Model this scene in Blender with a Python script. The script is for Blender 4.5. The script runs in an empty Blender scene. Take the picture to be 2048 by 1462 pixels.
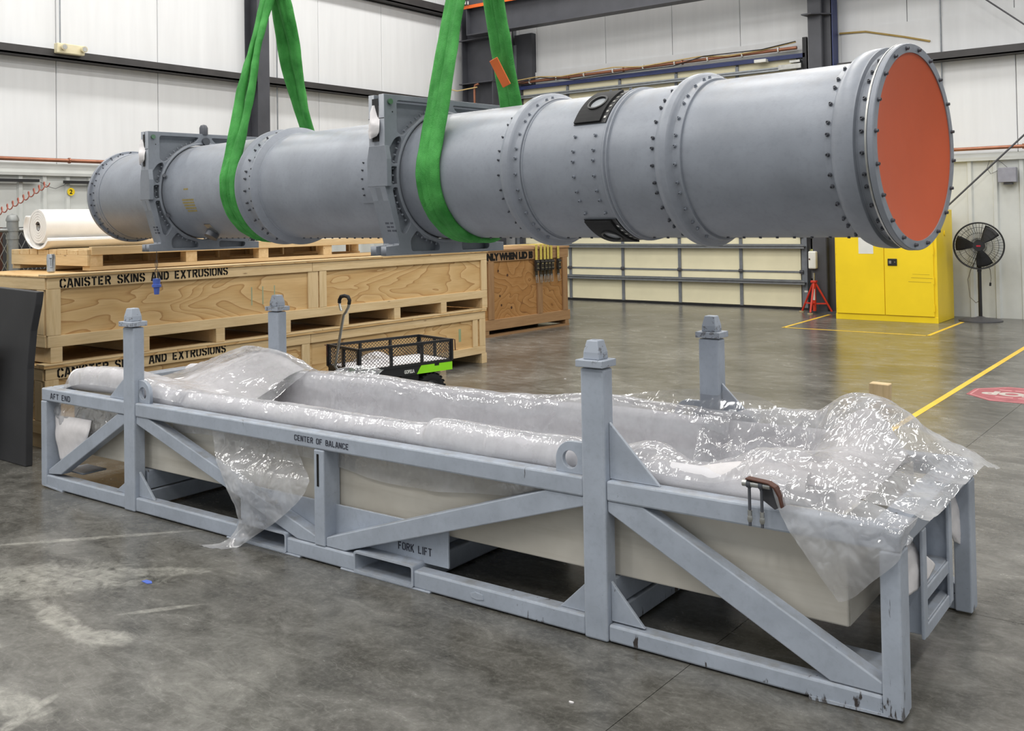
import bpy, bmesh, math, random
from math import sin, cos, pi, radians, sqrt, atan2
from mathutils import Vector, Matrix, noise
random.seed(7)
sc = bpy.context.scene
COL = sc.collection

# ------------------------------------------------------------------ camera
cam = bpy.data.cameras.new('camera'); camo = bpy.data.objects.new('camera', cam); COL.objects.link(camo)
sc.camera = camo
YAW, PITCH, ROLL, FPX = .6554396, .0199392, -.0166394, 1978.4
_f = Vector((-sin(YAW)*cos(PITCH), cos(YAW)*cos(PITCH), sin(PITCH)))
_r = Vector((cos(YAW), sin(YAW), 0)); _u = _r.cross(_f)
_r2 = cos(ROLL)*_r + sin(ROLL)*_u; _u2 = -sin(ROLL)*_r + cos(ROLL)*_u
camo.matrix_world = Matrix(((_r2.x, _u2.x, -_f.x, 0), (_r2.y, _u2.y, -_f.y, 0), (_r2.z, _u2.z, -_f.z, 1.62), (0, 0, 0, 1)))
cam.sensor_fit = 'HORIZONTAL'; cam.sensor_width = 36; cam.lens = FPX/2048*36
cam.shift_y = -(731-398.334)/2048; cam.clip_end = 100; cam.clip_start = .05

# ------------------------------------------------------------------ world, lights, exposure
w = bpy.data.worlds.new('hall_air'); sc.world = w; w.use_nodes = True
bgn = w.node_tree.nodes['Background']; bgn.inputs[0].default_value = (.93, .97, 1, 1); bgn.inputs[1].default_value = .62
LAMP_W = 80
for lx in (-11.5, -8, -4.5, -1, 2.5):
    for ly in (-3, 0.2, 3.6, 7, 10.5, 14):
        l = bpy.data.lights.new('high_bay_light', 'AREA'); l.shape = 'RECTANGLE'; l.size = .45; l.size_y = 1.9
        l.energy = LAMP_W; l.color = (1, .985, .955)
        o = bpy.data.objects.new('high_bay_light', l); COL.objects.link(o); o.location = (lx, ly, 7.6)
sc.view_settings.view_transform = 'Standard'; sc.view_settings.look = 'None'
sc.view_settings.gamma = 1; sc.view_settings.use_curve_mapping = False
sc.view_settings.exposure = 0.16
sc.cycles.use_denoising = True
sc.cycles.max_bounces = 7; sc.cycles.diffuse_bounces = 4; sc.cycles.glossy_bounces = 4; sc.cycles.transparent_max_bounces = 24
sc.cycles.caustics_reflective = False; sc.cycles.caustics_refractive = False
sc.cycles.sample_clamp_indirect = 8

# ------------------------------------------------------------------ helpers: colours and materials
def lin(c):
    return tuple(((v/255)/12.92 if v/255 <= .04045 else ((v/255+.055)/1.055)**2.4) for v in c)
class NT:
    def __init__(s, name):
        s.m = bpy.data.materials.new(name); s.m.use_nodes = True; s.t = s.m.node_tree
        s.p = s.t.nodes['Principled BSDF']; s.out = s.t.nodes['Material Output']
    def n(s, typ, **kw):
        x = s.t.nodes.new(typ)
        for k, v in kw.items():
            if k in x.inputs.keys() if isinstance(k, str) else False: x.inputs[k].default_value = v
            else: setattr(x, k, v)
        return x
    def l(s, a, b): s.t.links.new(a, b)
    def coord(s, scale=(1, 1, 1), rnd=0):
        c = s.n('ShaderNodeTexCoord'); mp = s.n('ShaderNodeMapping'); mp.inputs['Scale'].default_value = scale
        s.l(c.outputs['Object'], mp.inputs['Vector'])
        if rnd:
            oi = s.n('ShaderNodeObjectInfo'); mu = s.n('ShaderNodeVectorMath', operation='SCALE'); mu.inputs[0].default_value = (rnd, rnd*.7, rnd*1.3)
            s.l(oi.outputs['Random'], mu.inputs['Scale']); s.l(mu.outputs[0], mp.inputs['Location'])
        return mp.outputs['Vector']
    def noise(s, vec, scale, detail=4, rough=.55, dist=0):
        x = s.n('ShaderNodeTexNoise'); x.inputs['Scale'].default_value = scale; x.inputs['Detail'].default_value = detail
        x.inputs['Roughness'].default_value = rough; x.inputs['Distortion'].default_value = dist
        s.l(vec, x.inputs['Vector']); return x.outputs['Fac']
    def ramp(s, fac, stops):
        r = s.n('ShaderNodeValToRGB'); e = r.color_ramp.elements
        while len(e) < len(stops): e.new(.5)
        for el, (p, c) in zip(e, stops):
            el.position = p; el.color = (*c, 1) if len(c) == 3 else c
        s.l(fac, r.inputs['Fac']); return r.outputs['Color']
    def step(s, fac, a, b):
        r = s.n('ShaderNodeMapRange'); r.inputs['From Min'].default_value = a; r.inputs['From Max'].default_value = b
        s.l(fac, r.inputs['Value']); return r.outputs['Result']
    def mix(s, fac, a, b, mode='MIX'):
        m = s.n('ShaderNodeMix', data_type='RGBA', blend_type=mode)
        if isinstance(fac, (int, float)): m.inputs[0].default_value = fac
        else: s.l(fac, m.inputs[0])
        for i, v in ((6, a), (7, b)):
            if isinstance(v, tuple): m.inputs[i].default_value = (*v, 1)
            else: s.l(v, m.inputs[i])
        return m.outputs[2]
    def math(s, op, a, b=0.0):
        m = s.n('ShaderNodeMath', operation=op)
        for i, v in ((0, a), (1, b)):
            if isinstance(v, (int, float)): m.inputs[i].default_value = v
            else: s.l(v, m.inputs[i])
        return m.outputs[0]
    def bump(s, h, strength=.3, dist=.01):
        b = s.n('ShaderNodeBump'); b.inputs['Strength'].default_value = strength; b.inputs['Distance'].default_value = dist
        s.l(h, b.inputs['Height']); s.l(b.outputs[0], s.p.inputs['Normal']); return b.outputs[0]
    def base(s, c):
        if isinstance(c, tuple): s.p.inputs['Base Color'].default_value = (*c, 1)
        else: s.l(c, s.p.inputs['Base Color'])
    def set(s, **kw):
        for k, v in kw.items():
            k = {'rough': 'Roughness', 'metal': 'Metallic', 'spec': 'Specular IOR Level', 'coat': 'Coat Weight', 'sss': 'Subsurface Weight'}[k]
            if isinstance(v, (int, float)): s.p.inputs[k].default_value = v
            else: s.l(v, s.p.inputs[k])
        return s

def plain(name, c, rough=.5, metal=0, var=.12, nscale=9, spec=.5, bump=0):
    M = NT(name); c = lin(c); v = M.coord(rnd=5)
    n = M.noise(v, nscale, 5)
    M.base(M.mix(M.step(n, .3, .7), tuple(x*(1-var) for x in c), tuple(min(1, x*(1+var)) for x in c)))
    M.set(rough=rough, metal=metal, spec=spec)
    if bump: M.bump(M.noise(v, nscale*8, 3), bump, .003)
    return M.m

def painted_steel(name, c, wear=.0, rough=.42):
    # steel paint with mottling, dirt film on faces looking up and chipped spots, more of them near the floor
    M = NT(name); c = lin(c); v = M.coord()
    n1 = M.noise(v, 5, 6); n2 = M.noise(v, 45, 4)
    col = M.mix(M.step(n1, .3, .7), tuple(x*.86 for x in c), tuple(x*1.08 for x in c))
    col = M.mix(M.math('MULTIPLY', M.step(n2, .5, .75), .25), col, tuple(x*.6 for x in c))
    geo = M.n('ShaderNodeNewGeometry'); sep = M.n('ShaderNodeSeparateXYZ'); M.l(geo.outputs['Normal'], sep.inputs[0])
    dustn = M.noise(v, 14, 6, .65)
    dust = M.math('MULTIPLY', M.step(sep.outputs['Z'], .6, .95), M.step(dustn, .42, .7))
    col = M.mix(M.math('MULTIPLY', dust, .55), col, lin((128, 122, 112)))
    if wear:
        tc = M.n('ShaderNodeTexCoord'); sp = M.n('ShaderNodeSeparateXYZ'); M.l(tc.outputs['Object'], sp.inputs[0])
        v2 = M.coord((1, 1, .3)); ch = M.noise(v2, 22, 6, .6, .4)
        big = M.noise(v, 2.3, 2)
        low = M.step(sp.outputs['Z'], .10, .0)
        rt = M.step(sp.outputs['X'], 2.5, 5.2)
        thr = M.math('ADD', M.math('MULTIPLY', M.math('MULTIPLY', low, rt), .20), M.math('MULTIPLY', M.math('SUBTRACT', big, .5), .3))
        spot = M.step(M.math('ADD', ch, thr), .70, .74)
        col = M.mix(M.math('MULTIPLY', spot, wear), col, lin((62, 56, 54)))
        fine = M.step(M.noise(v, 70, 3), .71, .75)
        col = M.mix(M.math('MULTIPLY', fine, .4), col, lin((90, 92, 95)))
    if wear:
        bv = M.n('ShaderNodeBevel'); bv.samples = 3; bv.inputs['Radius'].default_value = .012
        dt = M.n('ShaderNodeVectorMath', operation='DOT_PRODUCT'); M.l(bv.outputs[0], dt.inputs[0]); M.l(geo.outputs['Normal'], dt.inputs[1])
        ed = M.math('MULTIPLY', M.step(dt.outputs['Value'], .985, .88), M.step(M.noise(v, 17, 5, .7), .38, .55))
        col = M.mix(M.math('MULTIPLY', ed, .45), col, lin((206, 210, 216)))
    M.base(col); M.set(rough=rough); M.bump(M.noise(v, 120, 3), .12, .002)
    return M.m

def wood_board(name, c1, c2, axis='Y', knots=True):
    M = NT(name); sx = {'X': (1.2, 14, 14), 'Y': (14, 1.2, 14), 'Z': (14, 14, 1.2)}[axis]
    v = M.coord(sx, rnd=40)
    n = M.noise(v, 1.6, 5, .6, .6); fine = M.noise(v, 7, 4)
    col = M.mix(M.step(n, .3, .7), lin(c1), lin(c2))
    col = M.mix(M.math('MULTIPLY', M.step(fine, .5, .8), .35), col, tuple(x*.68 for x in lin(c2)))
    if knots:
        kv = M.coord({'X': (.5, 2.2, 2.2), 'Y': (2.2, .5, 2.2), 'Z': (2.2, 2.2, .5)}[axis], rnd=30)
        vo = M.n('ShaderNodeTexVoronoi'); vo.inputs['Scale'].default_value = 4.5; M.l(kv, vo.inputs['Vector'])
        col = M.mix(M.math('MULTIPLY', M.step(vo.outputs['Distance'], .075, .03), .75), col, lin((96, 62, 34)))
    oi = M.n('ShaderNodeObjectInfo')
    col = M.mix(M.math('MULTIPLY', oi.outputs['Random'], .22), col, lin((190, 156, 116)))
    M.base(col); M.set(rough=.62, spec=.3); M.bump(fine, .15, .003)
    return M.m

def plywood(name, c1, c2, c3, rnd=60, scale=(2.4, .62, 2.4)):
    # cathedral grain: contour bands of a stretched noise field
    M = NT(name); v = M.coord(scale, rnd=rnd)
    n = M.noise(v, 1.5, 2.5, .45, .35)
    band = M.math('FRACT', M.math('MULTIPLY', n, 11))
    line = M.step(band, .0, .85)
    fine = M.noise(M.coord((30, 2.0, 30), rnd=rnd), 3, 4)
    col = M.mix(line, lin(c1), lin(c2))
    col = M.mix(M.math('MULTIPLY', M.step(band, .86, .96), .75), col, lin(c3))
    col = M.mix(M.math('MULTIPLY', M.step(fine, .45, .8), .3), col, lin(c3))
    M.base(col); M.set(rough=.6, spec=.3)
    return M.m

# ------------------------------------------------------------------ helpers: geometry
class G:
    def __init__(s): s.v = []; s.f = []
    def add(s, vs, fs):
        b = len(s.v); s.v += [tuple(x) for x in vs]; s.f += [tuple(i+b for i in f) for f in fs]; return s
    def box(s, a, b, M=None):
        x0, y0, z0 = a; x1, y1, z1 = b
        vs = [Vector(p) for p in ((x0, y0, z0), (x1, y0, z0), (x1, y1, z0), (x0, y1, z0), (x0, y0, z1), (x1, y0, z1), (x1, y1, z1), (x0, y1, z1))]
        if M is not None: vs = [M @ p for p in vs]
        return s.add(vs, [(3, 2, 1, 0), (4, 5, 6, 7), (0, 1, 5, 4), (1, 2, 6, 5), (2, 3, 7, 6), (3, 0, 4, 7)])
    def bar(s, p, q, w, h, up=(0, 0, 1)):
        p = Vector(p); q = Vector(q); d = (q-p); L = d.length; d.normalize(); x = d.cross(Vector(up))
        if x.length < 1e-5: x = d.cross(Vector((1, 0, 0)))
        x.normalize(); y = x.cross(d)
        M = Matrix(((x.x, d.x, y.x, p.x), (x.y, d.y, y.y, p.y), (x.z, d.z, y.z, p.z), (0, 0, 0, 1)))
        return s.box((-w/2, 0, -h/2), (w/2, L, h/2), M)
    def prism(s, poly, lo, hi, axis='y'):
        # polygon in the two other axes, extruded along axis
        n = len(poly)
        mk = {'y': lambda p, t: (p[0], t, p[1]), 'x': lambda p, t: (t, p[0], p[1]), 'z': lambda p, t: (p[0], p[1], t)}[axis]
        vs = [mk(p, lo) for p in poly]+[mk(p, hi) for p in poly]
        return s.add(vs, [tuple(range(n))[::-1], tuple(range(n, 2*n))]+[(i, (i+1) % n, n+(i+1) % n, n+i) for i in range(n)])
    def tube(s, pts, r, n=10, cap=True):
        pts = [Vector(p) for p in pts]; rs = r if isinstance(r, (list, tuple)) else [r]*len(pts)
        T = []
        for i in range(len(pts)):
            a = pts[max(0, i-1)]; b = pts[min(len(pts)-1, i+1)]; T.append((b-a).normalized())
        N = T[0].orthogonal().normalized(); vs = []
        for i, p in enumerate(pts):
            N = (N - T[i]*N.dot(T[i])).normalized(); B = T[i].cross(N)
            for k in range(n):
                t = 2*pi*k/n; vs.append(p+rs[i]*(cos(t)*N+sin(t)*B))
        fs = [(i*n+k, i*n+(k+1) % n, (i+1)*n+(k+1) % n, (i+1)*n+k) for i in range(len(pts)-1) for k in range(n)]
        if cap: fs += [tuple(range(n))[::-1], tuple((len(pts)-1)*n+k for k in range(n))]
        return s.add(vs, fs)
    def cyl(s, p, q, r, n=16, r2=None): return s.tube([p, q], [r, r if r2 is None else r2], n)
    def lathe(s, prof, n=64, axis='x', a0=0, a1=2*pi, org=(0, 0, 0), closed=False):
        full = abs(a1-a0-2*pi) < 1e-6; m = n if full else n+1; vs = []
        for (t, r) in prof:
            for k in range(m):
                a = a0+(a1-a0)*k/n; c, d = r*cos(a), r*sin(a)
                p = {'x': (t, c, d), 'y': (c, t, d), 'z': (c, d, t)}[axis]
                vs.append((p[0]+org[0], p[1]+org[1], p[2]+org[2]))
        fs = []; L = len(prof)
        for i in range(L if closed else L-1):
            j = (i+1) % L
            for k in range(n):
                k2 = (k+1) % m if full else k+1
                fs.append((i*m+k, i*m+k2, j*m+k2, j*m+k))
        return s.add(vs, fs)
    def mesh(s, name, mat=None):
        me = bpy.data.meshes.new(name); me.from_pydata(s.v, [], s.f); me.update()
        bm = bmesh.new(); bm.from_mesh(me); bmesh.ops.recalc_face_normals(bm, faces=bm.faces); bm.to_mesh(me); bm.free()
        if mat: me.materials.append(mat)
        return me

def smooth(me, ang=35):
    me.shade_smooth()
    bm = bmesh.new(); bm.from_mesh(me); a = radians(ang)
    for e in bm.edges:
        if len(e.link_faces) == 2 and e.calc_face_angle(0) > a: e.smooth = False
    bm.to_mesh(me); bm.free()
def link(name, me, parent=None, loc=None, bevel=0, seg=2):
    o = bpy.data.objects.new(name, me); COL.objects.link(o)
    if parent is not None: o.parent = parent
    if loc is not None: o.location = loc
    if bevel:
        b = o.modifiers.new('bevel', 'BEVEL'); b.width = bevel; b.segments = seg; b.limit_method = 'ANGLE'; b.angle_limit = radians(40)
    return o
def part(name, g, mat, parent=None, sm=0, bevel=0, seg=2, loc=None):
    me = g.mesh(name, mat)
    if sm: smooth(me, sm)
    return link(name, me, parent, loc, bevel, seg)
def tag(o, label=None, cat=None, group=None, kind=None):
    if label: o['label'] = label
    if cat: o['category'] = cat
    if group: o['group'] = group
    if kind: o['kind'] = kind
    return o
def thing(name, label, cat, loc=(0, 0, 0), rz=0, group=None):
    o = bpy.data.objects.new(name, None); COL.objects.link(o); o.location = loc; o.rotation_euler = (0, 0, rz); o.empty_display_size = .1
    return tag(o, label, cat, group)
def struct(name, g, mat, parent=None, sm=0, bevel=0):
    o = part(name, g, mat, parent, sm, bevel); o['kind'] = 'structure'; return o
def copy_tree(o, parent=None):
    c = o.copy(); COL.objects.link(c)
    if parent is not None: c.parent = parent
    for ch in list(o.children): copy_tree(ch, c)
    return c
def holed(name, outer, holes, thick, bevel=0):
    # flat plate with holes: a filled 2D curve turned into a mesh; plate lies in local xy, thickness along z
    cu = bpy.data.curves.new(name, 'CURVE'); cu.dimensions = '2D'; cu.fill_mode = 'BOTH'; cu.extrude = thick/2-bevel; cu.bevel_depth = bevel; cu.offset = -bevel
    for poly in [outer]+holes:
        sp = cu.splines.new('POLY'); sp.points.add(len(poly)-1); sp.use_cyclic_u = True
        for p, q in zip(sp.points, poly): p.co = (q[0], q[1], 0, 1)
    return curve_mesh(cu, name)
def curve_mesh(cu, name):
    o = bpy.data.objects.new(name, cu); COL.objects.link(o)
    dg = bpy.context.evaluated_depsgraph_get(); me = bpy.data.meshes.new_from_object(o.evaluated_get(dg))
    bpy.data.objects.remove(o); me.name = name; return me
def text_mesh(body, size, bold=0, extrude=.001, shear=0, sx=1):
    cu = bpy.data.curves.new('lettering', 'FONT'); cu.body = body; cu.size = size; cu.extrude = extrude; cu.offset = bold; cu.shear = shear
    return curve_mesh(cu, 'lettering')
def xform(me, M):
    me.transform(M); me.update(); return me
def basis(o, x, y):
    x = Vector(x).normalized(); y = Vector(y).normalized(); z = x.cross(y)
    return Matrix(((x.x, y.x, z.x, o[0]), (x.y, y.y, z.y, o[1]), (x.z, y.z, z.z, o[2]), (0, 0, 0, 1)))
def setmat(me, mat):
    me.materials.clear(); me.materials.append(mat); return me
def circle(r, n=48, c=(0, 0), a0=0): return [(c[0]+r*cos(a0+2*pi*k/n), c[1]+r*sin(a0+2*pi*k/n)) for k in range(n)]
def rounded(poly, r, n=4):
    out = []; L = len(poly)
    for i in range(L):
        a, b, c = Vector(poly[i-1]), Vector(poly[i]), Vector(poly[(i+1) % L])
        d1 = (a-b); d2 = (c-b); t = min(r, d1.length*.45, d2.length*.45); p = b+d1.normalized()*t; q = b+d2.normalized()*t
        for k in range(n+1):
            s = k/n; out.append(tuple((1-s)**2*p+2*s*(1-s)*b+s*s*q))
    return out
STEN = {
 'C': ".4,1.2,.4,4.8;.4,4.8,1.2,5.6;1.2,5.6,1.7,5.6;2.4,5.6,3,5.6;3,5.6,3.6,4.8;3.6,4.8,3.6,4.2;.4,1.2,1.2,.4;1.2,.4,1.7,.4;2.4,.4,3,.4;3,.4,3.6,1.2;3.6,1.2,3.6,1.8",
 'A': ".3,0,1.6,6;3.7,0,2.5,5.6;1.6,1.8,2.6,1.8", 'N': ".4,0,.4,6;3.6,0,3.6,6;1.1,5.3,2.9,.7", 'I': ".5,0,.5,6",
 'S': "3.6,4.4,3.6,4.8;3.6,4.8,2.9,5.6;2.9,5.6,2.4,5.6;1.6,5.6,1.1,5.6;1.1,5.6,.4,4.8;.4,4.8,.4,4.1;.4,4.1,1.1,3.3;1.1,3.3,2.9,2.7;2.9,2.7,3.6,1.9;3.6,1.9,3.6,1.2;3.6,1.2,2.9,.4;2.9,.4,2.4,.4;1.6,.4,1.1,.4;1.1,.4,.4,1.2;.4,1.2,.4,1.6",
 'T': ".2,5.6,1.2,5.6;2.8,5.6,3.8,5.6;2,0,2,6", 'E': ".5,0,.5,6;1.4,5.6,3.6,5.6;1.4,3,3,3;1.4,.4,3.6,.4",
 'R': ".5,0,.5,6;1.3,5.6,2.8,5.6;2.8,5.6,3.6,4.9;3.6,4.9,3.6,3.8;3.6,3.8,2.8,3;2.8,3,1.3,3;2.3,2.5,3.6,0",
 'K': ".5,0,.5,6;3.6,6,1.3,3.3;1.7,2.9,3.6,0", 'D': ".5,0,.5,6;1.4,5.6,2.6,5.6;2.6,5.6,3.6,4.6;3.6,4.6,3.6,1.4;3.6,1.4,2.6,.4;2.6,.4,1.4,.4",
 'X': ".4,0,1.7,2.6;2.3,3.4,3.6,6;.4,6,3.6,0", 'U': ".4,6,.4,1.2;.4,1.2,1.2,.4;1.2,.4,1.7,.4;2.4,.4,2.8,.4;2.8,.4,3.6,1.2;3.6,1.2,3.6,6",
 'O': ".4,1.2,.4,4.8;.4,4.8,1.2,5.6;1.2,5.6,1.7,5.6;2.4,5.6,2.8,5.6;2.8,5.6,3.6,4.8;.4,1.2,1.2,.4;1.2,.4,1.7,.4;2.4,.4,2.8,.4;2.8,.4,3.6,1.2;3.6,1.2,3.6,4.8",
 'F': ".5,0,.5,6;1.4,5.6,3.6,5.6;1.4,3,3,3", 'B': ".5,0,.5,6;1.3,5.6,2.7,5.6;2.7,5.6,3.4,4.9;3.4,4.9,3.4,3.7;3.4,3.7,2.7,3.1;2.7,3.1,1.3,3.1;2.7,3.1,3.6,2.3;3.6,2.3,3.6,1.1;3.6,1.1,2.8,.4;2.8,.4,1.3,.4",
 'L': ".5,0,.5,6;1.4,.4,3.6,.4"}
def stencil(text, height, width, mat, M, parent, thick=.9):
    adv = {'I': 2.0, ' ': 4.2}; total = sum(adv.get(c, 5.1) for c in text)-1.1
    sy = height/6; sx = width/total; g = G(); x = 0
    for c in text:
        for st in filter(None, STEN.get(c, '').split(';')):
            x0, y0, x1, y1 = map(float, st.split(','))
            a = Vector(((x+x0)*sx, y0*sy)); b = Vector(((x+x1)*sx, y1*sy)); d = b-a
            if d.length < 1e-6: continue
            d.normalize(); hw = thick/2*min(sx, sy)*1.05; nn = Vector((-d.y, d.x))*hw
            if abs(d.x) > .05 and abs(d.y) > .05: a = a-d*hw*.5; b = b+d*hw*.5
            p = [a-nn, b-nn, b+nn, a+nn]
            g.add([(*q, 0) for q in p]+[(*q, .0008) for q in p], [(0, 1, 2, 3), (4, 5, 6, 7), (0, 1, 5, 4), (1, 2, 6, 5), (2, 3, 7, 6), (3, 0, 4, 7)])
        x += adv.get(c, 5.1)
    me = g.mesh('lettering', mat); xform(me, M); return link('lettering', me, parent)
def catmull(P, t):
    n = len(P)-1; t = min(max(t, 0), 1)*n; i = min(int(t), n-1); f = t-i
    p0 = P[max(i-1, 0)]; p1 = P[i]; p2 = P[i+1]; p3 = P[min(i+2, n)]
    return .5*((2*p1)+(p2-p0)*f+(2*p0-5*p1+4*p2-p3)*f*f+(3*p1-p0-3*p2+p3)*f**3)
def crumple(p, k, seed):
    q = Vector((p[0]*k+seed*7.3, p[1]*k-seed*3.1, p[2]*k+seed*5.7))
    q = q+.5*noise.noise_vector(q*.6)
    a = 1-abs(noise.noise(q))*2.2; b = 1-abs(noise.noise(q*2.6+Vector((9, 2, 4))))*2.2; c = noise.noise(q*.45)
    return a*.55+b*.22+c*.8
def sheet(name, rows, nu, nv, amp, freq, seed, mat, parent=None, taper=True):
    R = [[Vector(p) for p in r] for r in rows]; vs = []
    for j in range(nv+1):
        t = j/nv
        for i in range(nu+1):
            s = i/nu; cols = [catmull(r, s) for r in R]; vs.append(catmull(cols, t))
    g = G(); W = nu+1
    fs = [(j*W+i, j*W+i+1, (j+1)*W+i+1, (j+1)*W+i) for j in range(nv) for i in range(nu)]
    out = []
    for j in range(nv+1):
        for i in range(nu+1):
            p = vs[j*W+i]; du = vs[j*W+min(i+1, nu)]-vs[j*W+max(i-1, 0)]; dv = vs[min(j+1, nv)*W+i]-vs[max(j-1, 0)*W+i]
            n = du.cross(dv)
            n = n.normalized() if n.length > 1e-9 else Vector((0, 0, 1))
            out.append(p+n*amp*crumple(p, freq, seed))
    g.add(out, fs); me = g.mesh(name, mat); me.shade_smooth(); return link(name, me, parent)

# ------------------------------------------------------------------ materials
M_ins = NT('insulation_facing')
v = M_ins.coord(); vz = M_ins.coord((1, 1, .08)); st = M_ins.noise(vz, 7, 4)
M_ins.base(M_ins.mix(M_ins.step(st, .3, .75), lin((224, 225, 226)), lin((232, 233, 234))))
M_ins.set(rough=.45, spec=.3); M_ins.bump(M_ins.math('ADD', M_ins.math('MULTIPLY', M_ins.noise(vz, 4, 2), .4), M_ins.noise(v, 1.1, 2)), .3, .03)
M_ins = M_ins.m
M_metalwall = plain('ribbed_wall_paint', (208, 210, 206), .45, 0, .06, 3)
M_dark = plain('dark_steel', (74, 74, 78), .5, 0, .15, 4)
M_colm = plain('column_steel', (70, 71, 77), .5, 0, .15, 3)
M_black = plain('black_paint', (26, 26, 28), .45, 0, .2, 6)
M_girt = plain('girt_steel', (58, 56, 56), .5, 0, .2, 4)
M_cream = plain('door_cream', (240, 232, 198), .5, 0, .04, 3)
M_galv = plain('galvanised_steel', (148, 152, 156), .38, .75, .12, 12)
M_galvd = plain('dull_galvanised', (128, 132, 138), .45, .3, .12, 12)
M_navy = plain('navy_paint', (40, 52, 100), .45, 0, .15, 5)
M_copper = plain('copper_pipe', (160, 108, 84), .35, .5, .15, 8)
M_orangep = plain('orange_paint', (226, 104, 36), .45, 0, .1, 6)
M_white = plain('white_plastic', (226, 226, 220), .4, 0, .05, 6)
M_ivory = plain('ivory_plastic', (222, 212, 178), .4, 0, .06, 6)
M_rubber = plain('black_rubber', (30, 30, 31), .7, 0, .25, 14, .3)
M_blacksheet = plain('black_foam_sheet', (52, 52, 54), .62, 0, .15, 3, .4)
M_yellow = plain('cabinet_yellow', (248, 214, 32), .4, 0, .05, 2)
M_red = plain('jack_red', (206, 58, 40), .42, 0, .12, 10)
M_steel = plain('bare_steel', (176, 176, 172), .32, .9, .15, 20)
M_rust = plain('brown_rusty_steel', (84, 52, 40), .6, .3, .25, 20)
M_lime = plain('lime_green', (150, 232, 34), .45, 0, .05, 5)
M_ink = plain('stencil_ink', (28, 26, 24), .7, 0, .2, 30, .2)
M_inksoft = plain('faded_ink', (66, 68, 78), .7, 0, .2, 60, .2)
M_foam = plain('white_foam', (226, 222, 222), .75, 0, .05, 30, .25, .2)
M_foamr = plain('foam_roll', (240, 238, 234), .7, 0, .03, 10, .25, .15)
M_grfoam = plain('grey_foam', (220, 218, 221), .8, 0, .05, 14, .25, .25)
M_beige = NT('beige_box_panel')
v = M_beige.coord((1, 1, 1)); c = M_beige.mix(M_beige.step(M_beige.noise(v, 2.2, 5), .3, .7), lin((188, 182, 170)), lin((214, 209, 198)))
M_beige.base(M_beige.mix(M_beige.math('MULTIPLY', M_beige.step(M_beige.noise(M_beige.coord((.4, 1, 6)), 5, 4), .5, .8), .4), c, lin((166, 158, 142))))
M_beige.set(rough=.6, spec=.3); M_beige = M_beige.m
M_cradle = painted_steel('cradle_paint', (168, 176, 188), 1.0)
M_chip = NT('chipped_paint'); v = M_chip.coord(rnd=3)
ch = M_chip.step(M_chip.math('ADD', M_chip.noise(v, 42, 6, .7, .5), M_chip.math('MULTIPLY', M_chip.math('SUBTRACT', M_chip.noise(v, 9, 2), .5), .35)), .56, .60)
M_chip.base(M_chip.mix(M_chip.math('MULTIPLY', ch, .75), lin((164, 171, 182)), lin((96, 94, 96)))); M_chip.set(rough=.5); M_chip.bump(ch, .3, .004); M_chip = M_chip.m
M_can = painted_steel('canister_paint', (138, 143, 152), 0, .38)
M_bracket = painted_steel('bracket_paint', (126, 131, 139), 0, .42)
M_cap = plain('rubber_orange_cover', (206, 92, 52), .55, 0, .06, 2.5, .4, .15)
M_bolt = plain('bolt_paint', (128, 133, 142), .4, .3, .1, 20)
M_boltd = plain('dark_bolt', (84, 86, 92), .4, .3, .1, 20)
M_wood = wood_board('pine_board_y', (224, 200, 158), (204, 176, 130), 'Y')
M_woodz = wood_board('pine_board_z', (224, 200, 158), (204, 176, 130), 'Z')
M_woodx = wood_board('pine_board_x', (224, 200, 158), (204, 176, 130), 'X')
M_ply = plywood('pine_plywood', (212, 180, 130), (196, 160, 108), (164, 124, 78))
M_owood = wood_board('old_board_y', (160, 126, 90), (136, 102, 70), 'Y')
M_owoodz = wood_board('old_board_z', (160, 126, 90), (136, 102, 70), 'Z')
M_oply = plywood('old_plywood', (172, 130, 82), (158, 114, 66), (118, 80, 46), 20, (2.2, .9, 1.6))
M_tape = plain('yellow_floor_tape', (226, 186, 62), .45, 0, .1, 4)
M_signred = plain('faded_red_print', (158, 84, 90), .45, 0, .2, 12)
M_signpink = plain('pink_print', (188, 128, 130), .5, 0, .15, 20)
M_signwhite = plain('white_print', (180, 172, 164), .5, 0, .12, 20)
M_blue = plain('blue_plug', (84, 110, 196), .4, 0, .1, 10)
M_redp = plain('red_badge', (170, 30, 50), .4, 0, .1, 10)
M_glass = plain('port_window', (158, 162, 166), .18, 0, .04, 3, .6)
M_strapy = plain('yellow_webbing', (196, 178, 88), .7, 0, .15, 30, .2)
M_strapb = plain('strap_buckle', (52, 50, 48), .4, .3, .3, 30)
M_alu = plain('aluminium_can', (196, 198, 200), .25, .9, .1, 20)
M_purple = plain('purple_tape', (150, 60, 170), .5, 0, .05, 5)
M_yprint = plain('yellow_print', (160, 142, 70), .6, 0, .2, 60, .2)
M_wire = plain('fence_wire', (150, 152, 150), .4, .6, .1, 20)
M_sling = NT('green_sling_webbing')
v = M_sling.coord(); c = M_sling.mix(M_sling.step(M_sling.noise(v, 6, 4), .3, .7), lin((44, 126, 48)), lin((88, 178, 88)))
M_sling.base(c); M_sling.set(rough=.7, spec=.3)
M_sling.bump(M_sling.math('ADD', M_sling.noise(M_sling.coord((1, 1, .5)), 15, 3, .5, 1.0), M_sling.math('MULTIPLY', M_sling.noise(v, 300, 2), .3)), .8, .02); M_sling = M_sling.m

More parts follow.
